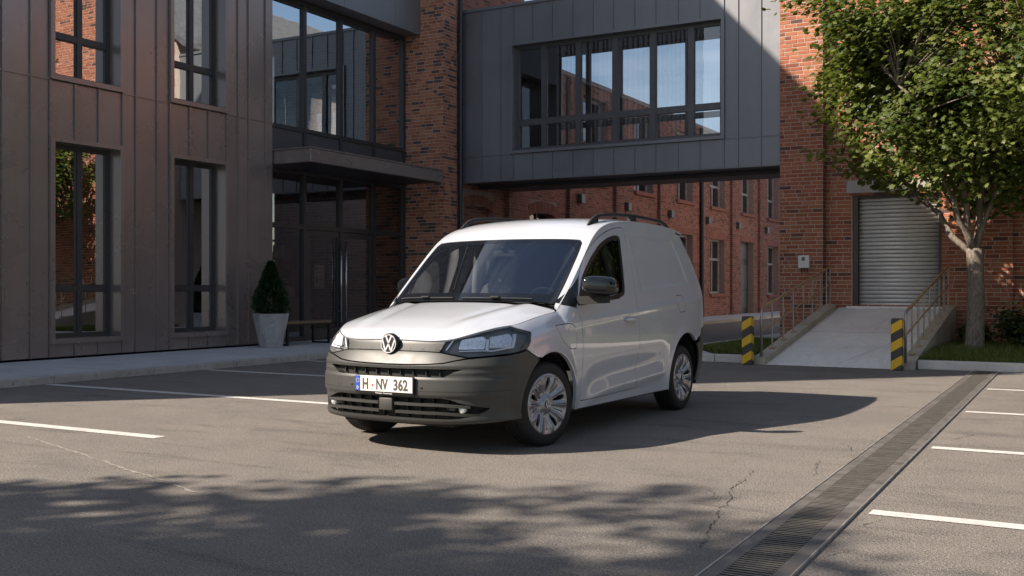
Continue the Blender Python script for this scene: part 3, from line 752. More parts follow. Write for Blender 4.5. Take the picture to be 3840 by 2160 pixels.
for (xa, za), (xb, zb) in ((GAP[0], GAP[1]), (GAP[1], GAP[2])):
    m = MB(); s = -.35 if xa < -1 else .35
    e0 = (xa - (.35 if xa < -1 else 0), za - (.24 if xa < -1 else 0)); e1 = (xb + (.35 if xb > 1 else 0), zb - (.24 if xb > 1 else 0))
    m.add([(e0[0], WY - .25, e0[1]), (e1[0], WY - .25, e1[1]), (e1[0], 45, e1[1]), (e0[0], 45, e0[1]), (e0[0], WY - .25, e0[1] + .18), (e1[0], WY - .25, e1[1] + .18), (e1[0], 45, e1[1] + .18), (e0[0], 45, e0[1] + .18)],
          [(0, 1, 2, 3), (7, 6, 5, 4), (0, 4, 5, 1), (1, 5, 6, 2), (2, 6, 7, 3), (3, 7, 4, 0)]); fixn(m.build('roof', 'roof_slate', wh))
MB().box(4.2, 22.3, WY - .1, 45, 8.2, 8.45).build('flat_roof', 'roof_slate', wh)
wst = MB()
whH = [dr, uw, uw2]
brickwork(wh, 'y', WY, -1, -4.86, 12, .0, 8.1, whH, 'brick_red', 51, .079, .255, keep=lambda u, z: u < -4.3 and z < 2.75, tone=(.33, .82), dark=.08, stuff=wst, proud=.008, nmax=60)
z = 8.1
while z < 11.4:
    k = (11.55 - z) / 3.45 * 5; brickwork(wh, 'y', WY, -1, -.8 - k, -.8 + k, z, z + .079, (), 'brick_red', int(z * 100), .079, .255, tone=(.4, .85), stuff=wst); z += .079
# left pier of the warehouse, proud of the wall
PY = 21.12
MB().box(WX0 + .002, -4.862, PY, WY + .1, 0, 8.1).build('pier', 'mortar_pale', wh)
brickwork(wh, 'y', PY, -1, WX0, -4.86, .0, 8.1, (), 'brick_red', 52, .079, .255, keep=lambda u, z: .15 < z < 7.1, tone=(.33, .82), dark=.09, stuff=wst, nmax=240, proud=.008)
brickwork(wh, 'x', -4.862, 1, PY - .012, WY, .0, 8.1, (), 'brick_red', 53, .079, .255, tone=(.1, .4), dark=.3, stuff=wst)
# right pier, then a recess
MB().box(-2.55, -1.47, WY - .09, WY + .05, 0, 8.1).build('pier', 'mortar_pale', wh)
brickwork(wh, 'y', WY - .09, -1, -2.55, -1.45, .0, 8.1, (), 'brick_red', 54, .079, .255, tone=(.33, .82), dark=.09, stuff=wst, proud=.008)
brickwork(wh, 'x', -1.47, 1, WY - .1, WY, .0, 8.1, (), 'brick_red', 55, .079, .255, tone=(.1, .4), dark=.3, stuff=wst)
wst.build('brickwork', 'brick_red', wh, kind='stuff')
MB().bbox(-4.45, -2.545, WY - .035, WY + .25, 3.05, 3.30, .01).build('lintel', 'lintel', wh)
fr = MB(); fr.box(-4.345, -4.245, WY + .03, WY + .2, .83, 3.04); fr.box(-2.755, -2.70, WY + .03, WY + .2, .83, 3.04); fr.box(-4.245, -2.755, WY + .06, WY + .22, 2.96, 3.04)
fr.build('shutter_frame', 'door_brown', wh)
shut = MB(); shut.box(-4.245, -2.755, WY + .175, WY + .18, .83, 2.97); shut = shut.build('roller_shutter', 'seam_dark', wh)
zs = .835; pitch = .079; sl_me = None
while zs < 2.95:
    if sl_me is None:
        pr = [(0, 0.0), (-.022, .012), (-.030, .030), (-.026, .050), (-.010, .066), (0, .070)]
        m = MB(); n = len(pr)
        m.add([(-4.243, WY + .172 + q[0], q[1]) for q in pr] + [(-2.757, WY + .172 + q[0], q[1]) for q in pr], [(i, i + 1, n + i + 1, n + i) for i in range(n - 1)] + [tuple(range(n - 1, -1, -1)), tuple(range(n, 2 * n))])
        o = fixn(m.build('slat', 'shutter_metal', shut, smooth=True)); sl_me = o
    else: o = sl_me.copy(); COL.objects.link(o)
    o.location = (0, 0, zs); zs += pitch
window(wh, 'y', WY + .2, -1, uw[0], uw[1], uw[2], uw[3], us=(-3.83, -3.29), zs=(5.55,), fw=.06, bar=.06, depth=.07, mat='frame_dark', gmat='glass_mirror')
window(wh, 'y', WY + .2, -1, uw2[0], uw2[1], uw2[2], uw2[3], us=(1.13, 1.67), zs=(5.55,), fw=.06, bar=.06, depth=.07, mat='frame_dark', gmat='glass_mirror')
mt = thing('meter_box', 'small white meter box with a square display on the red brick pier', 'meter box', (-5.2, 21.11, 1.58))
MB().bbox(-5.315, -5.10, 20.99, 21.112, 1.585, 1.835, .012).build('case', 'meter_white', mt)
MB().box(-5.245, -5.18, 20.984, 20.9895, 1.73, 1.80).build('display', 'display_grey', mt)
MB().box(-5.235, -5.19, 20.981, 20.9835, 1.74, 1.79).build('screen', 'frame_grey', mt)
m = MB(); 
for x in (-5.27, -5.21, -5.15): m.tube([(x, 21.06, 1.586), (x, 21.07, 1.52), (x, 21.1, 1.50)], .008, 6)
m.build('cable', 'black_metal', mt)

# ================================================================ RAMP, RAILS, BOLLARDS
RY0, RY1, RZ = 16.2, 21.5, .83
rp = thing('loading_ramp', 'sloping pale concrete ramp leading up to the roller shutter', 'ramp', (-3.6, 18.5, 0))
rz = lambda y: RZ * (min(y, RY1) - RY0) / (RY1 - RY0)
XL0, XL1, XR0, XR1 = -4.80, -4.60, -2.62, -2.42
m = MB()
ny = 24
for i in range(ny):
    ya, yb = RY0 + (RY1 - RY0) * i / ny, RY0 + (RY1 - RY0) * (i + 1) / ny
    m.quad((XL1, ya, rz(ya) + .002), (XR0, ya, rz(ya) + .002), (XR0, yb, rz(yb) + .002), (XL1, yb, rz(yb) + .002))
m.quad((XL1, RY0, -.05), (XR0, RY0, -.05), (XR0, RY0, .002), (XL1, RY0, .002))
m.build('deck', 'ramp_concrete', rp, smooth=True)
m = MB(); m.box(-4.45, -2.55, 21.28, WY + .32, RZ - .2, RZ + .0035); m.build('threshold', 'ramp_concrete', rp)
for a, b, k in (((-3.55, 16.4), (-2.95, 18.4), 61), ((-4.1, 17.2), (-3.2, 17.9), 62)):   # hairline cracks in the slab
    q = wander(a, b, 26, .01, k); m = MB()
    for (x0, y0), (x1, y1) in zip(q, q[1:]): m.quad((x0 - .003, y0, rz(y0) + .0035), (x0 + .003, y0, rz(y0) + .0035), (x1 + .003, y1, rz(y1) + .0035), (x1 - .003, y1, rz(y1) + .0035))
    m.build('slab_crack', 'crack_dark', rp)
m = MB(); m.quad((XL1, 18.85, rz(18.85) + .0032), (XR0, 18.85, rz(18.85) + .0032), (XR0, 18.862, rz(18.862) + .0032), (XL1, 18.862, rz(18.862) + .0032)); m.build('slab_joint', 'crack_dark', rp)
for x0, x1 in ((XL0, XL1), (XR0, XR1)):
    pts = [(RY0 - .03, 0), (21.06, 0), (21.06, rz(21.06) + .115), (RY0 + .12, .118), (RY0 - .03, .112)]
    m = MB(); m.prism(pts, x0, x1, 'x'); fixn(m.build('side_kerb', 'ramp_side', rp))
def polyline(mb, pts, r, seg=10): return mb.tube(pts, r, seg)
def railing(x, ys, label, y_end):
    t = thing('handrail', label, 'handrail', (x, ys[0], .12), 'handrails on the ramp')
    zb = lambda y: max(.115, rz(y) + .115)
    for i, y in enumerate(ys):
        if i == 0: continue
        m = MB(); m.tube([(x, y, zb(y) - .01), (x, y, zb(y) + .715)], .015, 8); m.build('post', 'steel_rail', t, smooth=True, angle=40)
        m = MB(); m.box(x - .04, x + .04, y - .04, y + .04, zb(y) - .008, zb(y) + .012); m.build('base_plate', 'rail_bronze', t)
    y0 = ys[0]; h = .735
    first = [(x, y0, zb(y0) - .01), (x, y0, zb(y0) + .60), (x, y0 + .015, zb(y0) + .67), (x, y0 + .06, zb(y0) + .72), (x, y0 + .14, zb(y0 + .14) + h)]
    m = MB(); m.tube(first, .021, 10); m.build('end_post', 'steel_rail', t, smooth=True)
    m = MB(); m.tube([(x, y0 + .13, zb(y0 + .13) + h), (x, y_end, zb(y_end) + h)], .022, 10); m.build('top_rail', 'rail_bronze', t, smooth=True, angle=50)
    m = MB(); m.tube([(x, y0, zb(y0) + .385), (x, y_end, zb(y_end) + .385)], .014, 8); m.build('mid_rail', 'rail_bronze', t, smooth=True, angle=50)
railing(-4.70, (16.30, 16.92, 17.58, 18.24, 18.95, 19.6, 20.25, 20.72, 21.02), 'bronze-topped steel handrail on the ramp kerb below the meter box', 21.05)
railing(-2.53, (16.12, 16.72, 17.32, 17.92, 18.52, 19.12, 19.72, 20.3, 20.9), 'bronze-topped steel handrail on the ramp kerb next to the tree', 21.0)
t = NT('hazard_stripes'); g = t.n('ShaderNodeTexCoord'); sp = t.n('ShaderNodeSeparateXYZ'); t.l(g.outputs['Object'], sp.inputs[0])
q = t.math('ADD', t.math('MULTIPLY', sp.outputs[0], -.62), sp.outputs[2]); q = t.math('ADD', q, t.math('MULTIPLY', sp.outputs[1], .35))
q = t.math('FRACT', t.math('ADD', t.math('DIVIDE', q, .262), .42)); nz = t.noise(t.pos(), 22, 5, .7)
q2 = t.math('ADD', q, t.rng(nz, .3, .7, -.012, .012))
msk = t.math('GREATER_THAN', q2, .5)
c = t.mix(msk, (.055, .048, .042), (.68, .40, .02)); c = t.mix(t.rng(nz, .6, .74, 0, .6), c, (.15, .12, .08))
t.pbr(c, .5, 0, None, .4)
for x, y, lab in ((-4.84, 16.05, 'yellow and black striped square bollard at the ramp foot by the alley island'), (-2.62, 15.98, 'yellow and black striped square bollard at the ramp foot next to the lawn')):
    b = thing('bollard', lab, 'bollard', (x, y, 0), 'striped bollards at the ramp')
    o = MB().bbox(-.078, .078, -.075, .075, 0, .738, .012).build('post', 'hazard_stripes', b, keep=False)
    MB().bbox(-.07, .07, -.067, .067, .7385, .752, .005).build('cap', 'hazard_stripes', b, keep=False)

# ================================================================ PLANTER, BENCH
plt = thing('planter', 'tapered grey concrete planter pot standing on the pavement by the metal facade', 'planter', (-13.42, 14.75, .1))
def faceted(r0, r1, h, n=9, inner=False):
    m = MB(); A = [2 * math.pi * (k + .3) / n for k in range(n)]
    A2 = [2 * math.pi * (k + .8) / n for k in range(n)]
    vs = [(r0 * math.cos(a), r0 * math.sin(a), 0) for a in A] + [(r1 * math.cos(a), r1 * math.sin(a), h) for a in A2]
    fs = []
    for k in range(n):
        k2 = (k + 1) % n; fs += [(k, k2, n + k), (k2, n + k2, n + k)]
    b = len(vs); ri = r1 - .035
    vs += [(ri * math.cos(a), ri * math.sin(a), h) for a in A2] + [(ri * .97 * math.cos(a), ri * .97 * math.sin(a), h - .06) for a in A2]
    for k in range(n):
        k2 = (k + 1) % n; fs += [(n + k, n + k2, b + k2, b + k), (b + k, b + k2, b + n + k2, b + n + k)]
    fs.append(tuple(range(n - 1, -1, -1))); m.add(vs, fs); return m
faceted(.215, .335, .62).build('pot', 'planter_concrete', plt, keep=False)
m = MB(); m.lathe([(0, .575), (.295, .575)], 16); m.build('soil', 'soil', plt, keep=False)
bn = thing('bench', 'low bench with a slatted wooden seat and black metal frame by the glazed entrance', 'bench', (-13.62, 15.85, .1))
bx0, bx1, by0, by1 = -13.86, -13.42, 15.16, 16.50
for k in range(5):
    w = (bx1 - bx0) / 5; MB().bbox(bx0 + w * k + .004, bx0 + w * (k + 1) - .004, by0, by1, .505, .545, .006).build('slat', 'shelf_wood', bn)
fr = MB(); fr.box(bx0, bx1, by0 + .02, by1 - .02, .475, .503); fr.build('seat_frame', 'black_metal', bn)
for y in (by0 + .04, by1 - .08):
    for x in (bx0, bx1 - .04): MB().box(x, x + .04, y, y + .04, .1, .475).build('leg', 'black_metal', bn)
    MB().box(bx0 + .04, bx1 - .04, y, y + .04, .1, .13).build('foot_rail', 'black_metal', bn)
# ================================================================ VAN
t = NT('van_paint'); v = t.coord('Object')
t.pbr(t.mix(t.noise(v, 3), (.47, .49, .53), (.50, .52, .56)), .34, 0, None, .5, 1.0, .02); t.p.inputs['Coat IOR'].default_value = 1.75
t = NT('van_plastic'); v = t.coord('Object')
t.pbr(t.mix(t.noise(v, 300, 2), (.030, .030, .028), (.044, .044, .041)), t.rng(t.noise(v, 5), .3, .7, .42, .5), 0, t.bump(t.noise(v, 480, 2), .22, .0008), .5)
plain('van_black', (.012, .012, .013), .35, var=.1)
plain('van_gloss_black', (.005, .006, .008), .10, spec=.4, coat=.5, var=.1)
plain('van_matt_black', (.010, .010, .010), .75, var=.2)
plain('tyre_rubber', (.016, .016, .017), .72, spec=.35, var=.2, nscale=40, bump=.2)
plain('wheel_silver', (.30, .31, .335), .30, .6, coat=.3, var=.05)
plain('chrome', (.80, .81, .83), .10, 1.0, var=.03)
plain('lamp_housing', (.17, .17, .172), .40, .2, spec=.4)
plain('lamp_reflector', (.80, .80, .80), .25, .6, var=.25, nscale=60)
plain('seat_fabric', (.13, .13, .135), .85, var=.25, nscale=30)
plain('cabin_grey', (.06, .06, .064), .65)
plain('cabin_light', (.30, .30, .30), .6)
plain('plate_white', (.66, .63, .59), .45, var=.04)
plain('plate_blue', (.015, .06, .36), .4)
plain('seal_red', (.42, .03, .03), .5)
t = NT('lamp_white'); t.pbr((.82, .84, .88), .15, .2)
glass('van_glass', (.62, .64, .65), .13)
glass('side_glass', (.40, .41, .42), .02, ior=1.28)
glass('lamp_glass', (.93, .94, .95), .0, ior=1.32)

class CS:
    """natural cubic spline, vectorised"""
    def __init__(s, x, y):
        x = np.asarray(x, float); y = np.asarray(y, float); n = len(x); h = np.diff(x)
        A = np.zeros((n, n)); b = np.zeros(n); A[0, 0] = A[-1, -1] = 1
        for i in range(1, n - 1):
            A[i, i - 1] = h[i - 1]; A[i, i] = 2 * (h[i - 1] + h[i]); A[i, i + 1] = h[i]
            b[i] = 3 * ((y[i + 1] - y[i]) / h[i] - (y[i] - y[i - 1]) / h[i - 1])
        c = np.linalg.solve(A, b); s.x, s.a, s.c = x, y, c
        s.b = np.diff(y) / h - h * (2 * c[:-1] + c[1:]) / 3; s.d = np.diff(c) / (3 * h)
    def __call__(s, q, der=0):
        q = np.asarray(q, float); qc = np.clip(q, s.x[0], s.x[-1]); i = np.clip(np.searchsorted(s.x, qc) - 1, 0, len(s.x) - 2); e = qc - s.x[i]
        if der: return s.b[i] + 2 * s.c[i] * e + 3 * s.d[i] * e * e
        val = s.a[i] + s.b[i] * e + s.c[i] * e * e + s.d[i] * e ** 3
        return val + (q - qc) * (s.b[i] + 2 * s.c[i] * e + 3 * s.d[i] * e * e)
def sstep(a, b, x): q = np.clip((x - a) / (b - a), 0, 1); return q * q * (3 - 2 * q)
# plan contour of the body girdle
PL = [(0, -.030), (.2, -.024), (.4, .000), (.55, .045), (.68, .115), (.775, .21), (.84, .32), (.878, .45), (.895, .6), (.905, .8), (.915, 1.1), (.925, 1.6), (.928, 2.2), (.928, 2.9),
      (.922, 3.5), (.910, 3.95), (.885, 4.2), (.82, 4.345), (.70, 4.40), (.4, 4.425), (0, 4.43)]
PLm = [(-a, b) for a, b in PL[3:0:-1]] + PL
_d = np.array(PLm); _l = np.concatenate([[0], np.cumsum(np.hypot(*np.diff(_d, axis=0).T))]); _l -= _l[3]
CT, CSs = CS(_l, _d[:, 0]), CS(_l, _d[:, 1]); UEND = _l[-1]
_uu = np.linspace(0, UEND, 4000)
def Us(s): return float(np.interp(s, CSs(_uu[100:]), _uu[100:]))
def Ut(t_): i = np.argmax(CT(_uu)); return float(np.interp(t_, CT(_uu[:i]), _uu[:i]))
HOODZ = CS((-.05, .0, .07, .12, .18, .25, .35, .5, .7, .9, 1.1, 1.4), (.73, .79, .850, .886, .914, .938, .968, 1.003, 1.043, 1.077, 1.108, 1.15))
ROOFZ = CS((.85, .95, 1.02, 1.25, 1.45, 1.62, 1.69, 1.76, 1.85, 2.0, 2.2, 2.5, 2.9, 3.3, 3.7, 4.0, 4.2, 4.5), (.955, 1.04, 1.10, 1.292, 1.459, 1.598, 1.652, 1.698, 1.745, 1.797, 1.833, 1.857, 1.867, 1.861, 1.843, 1.812, 1.776, 1.70))
TE = CS((0, .15, .3, .5, .8, 1.1, 1.4, 1.75, 2.1, 2.5, 3.0, 3.6, 4.1, 4.5), (.56, .64, .725, .785, .808, .828, .822, .792, .766, .750, .740, .733, .72, .70))
ZL = CS((1.2, 1.45, 1.8, 2.4, 3.1, 3.4), (.37, .425, .477, .510, .545, .55))
DF = CS((.16, .20, .235, .27, .32, .40, .48, .54, .60, .64, .675, .71, .75, .80, .845, .90, 1.0, 1.2), (.13, .085, .035, .022, .012, .004, .0, .002, .0, .004, .020, .036, .050, .060, .082, .125, .23, .5))
KAP = CS((.2, .3, .4, .55, .8, 1.1, 1.3, 1.5, 1.7, 1.9), (.84, .90, .95, .985, 1.0, .985, .935, .865, .775, .67))
def TH(t_, s):
    a = np.abs(t_); z = HOODZ(s - .156 * a * a) - .028 * (a / .8) ** 2 - .027 * (a / .8) ** 8
    fade = sstep(.12, .45, s)
    rid = .30 + .20 * np.clip(s, 0, 1.2)                     # raised bonnet shoulders
    z = z + fade * (.010 * np.exp(-((a - rid - .10) / .07) ** 2) - .006 * np.exp(-((a - rid + .02) / .05) ** 2))
    return z
def TR(t_, s):
    a = np.abs(t_); z = ROOFZ(s - .10 * a * a) - .030 * (a / .72) ** 2 - .024 * (a / .80) ** 10
    return z
def TT(t_, s): return np.maximum(TH(t_, s), TR(t_, s))
def depth(u, z):
    t0, s0 = CT(u), CSs(u)
    k = sstep(Ut(.62), Us(.52), u)
    te = TE(s0); E = TT(te, np.maximum(s0, .05))
    db = .11 * np.clip(.80 - z, 0, 1) ** 2
    zl = ZL(np.clip(s0, 1.2, 3.4)); wl = sstep(1.38, 1.62, s0) * (1 - sstep(2.95, 3.15, s0))
    d0 = db + .016 * wl * np.exp(-((z - zl) / .10) ** 2 * (z > zl)) * (z > zl - .5)
    d0 = d0 - wl * .030 * sstep(0, .15, zl - z) * (1 - .6 * sstep(.12, .22, zl - z))
    zc = .95 + .0575 * (s0 - 1.3); wc = sstep(.9, 1.3, s0) * (1 - sstep(4.1, 4.3, s0))
    belt = lambda zz: .011 * wc * sstep(-.012, .030, zz - zc) - .005 * wc * np.exp(-((zz - zc + .012) / .03) ** 2)
    # raised lips of the wheel arches
    lip = 0
    for cx, cz, rr in ((.855, .32, .40), (3.635, .335, .43)):
        q = np.hypot(s0 - cx, z - cz); lip = lip - .016 * np.exp(-((q - rr) / .055) ** 2) * (z > .15)
    d0 = d0 + lip
    z1 = np.minimum(zc + .035, E - .17); L_ = np.maximum(E - z1, .05)
    x = np.clip((z - z1) / L_, 0, 1.4); p = 1.85 - .62 * sstep(.2, .5, L_)
    dE = .0 + belt(E)
    # pressed recess of the blank cargo side
    wr = sstep(2.55, 2.60, s0) * (1 - sstep(3.78, 3.84, s0 + .12 * (z - 1.2) + .6 * np.clip(z - 1.52, 0, 1) ** 1.5)) * sstep(1.175, 1.215, z - .055 * (s0 - 2.6)) * (1 - sstep(1.655, 1.70, z))
    ds = d0 + belt(z) + (t0 - te - dE) * x ** p + .007 * wr
    rear = sstep(Us(4.0), Us(4.36), u)
    dr = .10 * np.clip(.5 - z, 0, 1) ** 2
    ds = ds * (1 - rear) + (dr + (x ** p) * .0) * rear
    return DF(z) * (1 - k) + ds * k
def GIR(A, off=0.):
    """(u,z) -> (x=t, y=s, z)"""
    u, z = A[:, 0], A[:, 1]; t0, s0 = CT(u), CSs(u); dt, ds = CT(u, 1), CSs(u, 1); ln = np.hypot(dt, ds); nt, ns = ds / ln, -dt / ln
    D = depth(u, z) + off; tt, ss = t0 - nt * D, s0 - ns * D
    ss = np.where(ss > 3.2, 3.2 + (ss - 3.2) * KAP(z), ss)
    rr = sstep(Us(4.0), Us(4.36), u); tt = tt * (1 - rr * np.clip((z - 1.12) / .63, 0, 1.2) ** 1.3 * .20)
    # behind the rear corner the glass leans in with the roof
    return np.stack([tt, ss, z], 1)
def TOPF(f, off=0.): return lambda A: np.stack([A[:, 0], A[:, 1], f(A[:, 0], A[:, 1]) - off], 1)
def junction(u):
    u = np.atleast_1d(np.asarray(u, float)); lo = np.full(u.shape, .6); hi = np.full(u.shape, 1.95)
    for _ in range(40):
        m = (lo + hi) / 2; P = GIR(np.stack([u, m], 1)); neg = m - TT(P[:, 0], P[:, 1]) < 0
        lo = np.where(neg, m, lo); hi = np.where(neg, hi, m)
    return (lo + hi) / 2
# ---- outlines
def dens(pts, st=.015, closed=True):
    out = []; n = len(pts)
    for i in range(n if closed else n - 1):
        a, b = np.array(pts[i]), np.array(pts[(i + 1) % n]); m = max(1, int(np.hypot(*(b - a)) / st))
        for k in range(m): out.append(a + (b - a) * k / m)
    if not closed: out.append(np.array(pts[-1]))
    return np.array(out)
def rnd_poly(pts):
    """pts: (x,y[,radius]) -> closed outline with rounded corners"""
    out = []; n = len(pts)
    for i in range(n):
        p = np.array(pts[i][:2]); r = pts[i][2] if len(pts[i]) > 2 else 0
        if r <= 0: out.append(p); continue
        a, b = np.array(pts[i - 1][:2]) - p, np.array(pts[(i + 1) % n][:2]) - p; la, lb = np.hypot(*a), np.hypot(*b); q = min(r, la * .48, lb * .48)
        A, B = p + a / la * q, p + b / lb * q
        for k in range(7): w = k / 6; out.append(A * (1 - w) ** 2 + p * 2 * w * (1 - w) + B * w * w)
    return out
def spl(pts, n=24):
    p = np.array(pts, float); l = np.concatenate([[0], np.cumsum(np.hypot(*np.diff(p, axis=0).T))]); q = np.linspace(0, l[-1], n)
    return list(zip(CS(l, p[:, 0])(q), CS(l, p[:, 1])(q)))
def area(P): x, y = P[:, 0], P[:, 1]; return .5 * np.sum(x * np.roll(y, -1) - np.roll(x, -1) * y)
def inset(P, d):
    """positive d shrinks a ccw loop"""
    P = np.asarray(P, float)
    if area(P) < 0: P = P[::-1]
    e = np.roll(P, -1, 0) - P; keep = np.hypot(*e.T) > 1e-6; P = P[keep]; e = np.roll(P, -1, 0) - P; l = np.hypot(*e.T)[:, None]; nn = np.stack([-e[:, 1], e[:, 0]], 1) / l
    m = nn + np.roll(nn, 1, 0); q = np.sum(m * m, 1)[:, None]; m = m * 2 / np.maximum(q, 1.2)
    return P + m * d
def inside(P, Q):
    x, y = Q[:, 0], Q[:, 1]; r = np.zeros(len(Q), bool); a = P; b = np.roll(P, -1, 0)
    for (x0, y0), (x1, y1) in zip(a, b):
        if y0 == y1: continue
        c = ((y0 > y) != (y1 > y)) & (x < (x1 - x0) * (y - y0) / (y1 - y0) + x0); r ^= c
    return r
def mindist(P, Q):
    d = np.full(len(Q), 9.)
    for i in range(0, len(P), 2): d = np.minimum(d, np.hypot(Q[:, 0] - P[i, 0], Q[:, 1] - P[i, 1]))
    return d
def surf(name, loops, fmap, mat, parent, step=.03, gap=.0025, flange=.014, mirror=None, sgn=1, bst=.015, eps=.004, fl_map=None):
    """sheet-metal panel: outline(s) in a 2-d chart lifted to 3-d, with returned edges. mirror: None one object, 'x' also the mirrored twin"""
    LP = []
    for i, l in enumerate(loops):
        q = inset(dens(l, bst), gap if i == 0 else -gap); LP.append(q if i == 0 else q)
    lo = LP[0].min(0); hi = LP[0].max(0)
    gx, gy = np.meshgrid(np.arange(lo[0] + step / 2, hi[0], step), np.arange(lo[1] + step / 2, hi[1], step)); gx = gx + (np.arange(gx.shape[0]) % 2)[:, None] * step * .5
    G = np.stack([gx.ravel(), gy.ravel()], 1); ok = inside(LP[0], G)
    for h in LP[1:]: ok &= ~inside(h, G)
    G = G[ok]
    for l in LP: G = G[mindist(l, G) > min(step * .55, bst * 1.1)]
    V = []; E = []
    for l in LP:
        b = len(V); V += [Vector(q) for q in l]; E += [(b + i, b + (i + 1) % len(l)) for i in range(len(l))]
    V += [Vector(q) for q in G]
    vo, eo, fo, _, _, _ = delaunay_2d_cdt(V, E, [], 0, 1e-6)
    vo = np.array([q[:] for q in vo]); fo = np.array([f for f in fo if len(f) == 3]); cen = vo[fo].mean(1)
    ok = inside(LP[0], cen)
    for h in LP[1:]: ok &= ~inside(h, cen)
    fo = fo[ok]; pts = fmap(vo)
    ex, ey = np.array([[eps, 0]]), np.array([[0, eps]])
    nr = np.cross(fmap(vo + ex) - fmap(vo - ex), fmap(vo + ey) - fmap(vo - ey)) * sgn; nr /= np.linalg.norm(nr, axis=1)[:, None]
    fl = fo if sgn > 0 else fo[:, ::-1]
    verts = [tuple(p) for p in pts]; faces = [tuple(int(i) for i in f) for f in fl]; norms = [tuple(q) for q in nr]
    if flange:
        cnt = {}
        for f in faces:
            for a, b in zip(f, f[1:] + f[:1]):
                if (b, a) in cnt: del cnt[(b, a)]
                else: cnt[(a, b)] = 1
        for a, b in cnt:
            i = len(verts); pa, pb = np.array(verts[a]), np.array(verts[b]); na, nb_ = np.array(norms[a]), np.array(norms[b])
            verts += [tuple(pa), tuple(pb), tuple(pb - nb_ * flange), tuple(pa - na * flange)]; faces.append((i + 1, i, i + 3, i + 2))
            fnm = np.cross(pb - pa, na); fnm = fnm / (np.linalg.norm(fnm) + 1e-9); norms += [tuple(fnm)] * 4
    if fl_map is not None:
        pts2 = fl_map(vo); cnt = {}
        for f in faces[:len(fo)]:
            for a, b in zip(f, f[1:] + f[:1]):
                if (b, a) in cnt: del cnt[(b, a)]
                else: cnt[(a, b)] = 1
        for a, b in cnt:
            i = len(verts); q = [verts[a], verts[b], tuple(pts2[b]), tuple(pts2[a])]; verts += q; faces.append((i, i + 1, i + 2, i + 3))
            fnm = np.cross(np.array(q[1]) - np.array(q[0]), np.array(q[3]) - np.array(q[0])); norms += [tuple(fnm / (np.linalg.norm(fnm) + 1e-9))] * 4
    outs = []
    for mir in ((1, -1) if mirror else (1,)):
        me = bpy.data.meshes.new(name)
        vv = verts if mir > 0 else [(-x, y, z) for x, y, z in verts]; ff = faces if mir > 0 else [f[::-1] for f in faces]; nn = norms if mir > 0 else [(-x, y, z) for x, y, z in norms]
        me.from_pydata(vv, [], ff); me.polygons.foreach_set('use_smooth', [True] * len(ff)); me.materials.append(M(mat)); me.update()
        me.normals_split_custom_set_from_vertices(nn)
        o = bpy.data.objects.new(name, me); COL.objects.link(o); o.parent = parent; outs.append(o)
    return outs if mirror else outs[0]
def part(mb, name, mat, parent, smooth=False, angle=None, fix=True):
    o = mb.build(name, mat, parent, smooth, keep=False, angle=angle)
    return fixn(o) if fix else o
def twin(o, parent):
    """mirrored copy of a part for the far side"""
    c = o.copy(); c.data = o.data.copy(); COL.objects.link(c); c.parent = parent
    c.data.transform(Matrix.Scale(-1, 4, (1, 0, 0))); c.data.flip_normals(); return c

van = thing('delivery_van', 'white compact delivery van with dark grey bumper and black roof rails parked in the yard', 'van', (-4.535, 6.218, 0))
van.rotation_euler = (0, 0, -.0178); van.scale = (.9856,) * 3
S = lambda s, z: (Us(s), z)
F_ = lambda t_, z: (Ut(t_), z)
def arcp(cx, cz, r, a0, a1, n=22): return [S(cx + r * math.cos(R(a0 + (a1 - a0) * k / n)), cz + r * math.sin(R(a0 + (a1 - a0) * k / n))) for k in range(n + 1)]
# ---- body side
uj = np.linspace(Us(.45), UEND - .02, 160); zj = junction(uj)
zj = np.where(uj > Us(4.05), np.minimum(zj, 1.755 - .02 * sstep(Us(4.05), Us(4.3), uj)), zj)
top = list(zip(uj, zj))
HL_out = [S(.50, .908), S(.613, .880), S(.56, .806), S(.508, .757)]
body = top + [(UEND - .02, .80), S(4.13, .80), S(4.09, .72)] + arcp(3.635, .335, .43, 52, 194) + [S(3.20, .238), S(1.26, .238)] + arcp(.855, .32, .40, -8, 114) + [S(.64, .692)] + HL_out[::-1]
front_door_t = spl([S(1.30, 1.062), S(1.385, 1.19), S(1.47, 1.324), S(1.564, 1.432), S(1.68, 1.524), S(1.792, 1.591), S(1.95, 1.658), S(2.1, 1.703), S(2.263, 1.735), S(2.38, 1.748)], 40)
door_r = spl([S(2.455, 1.748), S(2.462, 1.60), S(2.462, 1.46), S(2.445, 1.22), S(2.437, 1.06), S(2.476, .84), S(2.467, .6), S(2.425, .45), S(2.44, .318)], 40)
door_f = spl([S(1.352, .298), S(1.356, .46), S(1.356, .81), S(1.326, .961), S(1.295, 1.045)], 24)
door = door_f + front_door_t + door_r
opening = door_f + [S(1.207, 1.066), S(1.16, 1.074), S(1.118, 1.101)] + spl([S(1.13, 1.108), S(1.25, 1.170), S(1.36, 1.235), S(1.455, 1.305)], 14)[1:-1] + [p for p in front_door_t if p[1] > 1.32] + door_r
quarter = [S(1.118, 1.101), S(1.16, 1.074), S(1.207, 1.066), S(1.294, 1.056)] + [p for p in front_door_t if 1.066 < p[1] < 1.30] + spl([S(1.13, 1.108), S(1.25, 1.170), S(1.36, 1.235), S(1.455, 1.305)], 14)[::-1][1:]
cflap = rnd_poly([(*S(.941, .918), .03), (*S(1.165, .932), .05), (*S(1.249, .88), .04), (*S(1.249, .725), .03), (*S(1.144, .728), .03), (*S(1.015, .80), .06)])
fflap = rnd_poly([(*S(3.37, 1.08), .03), (*S(3.395, 1.137), .03), (*S(3.55, 1.136), .04), (*S(3.60, 1.06), .05), (*S(3.655, .985), .03), (*S(3.488, .966), .04), (*S(3.42, 1.02), .05)])
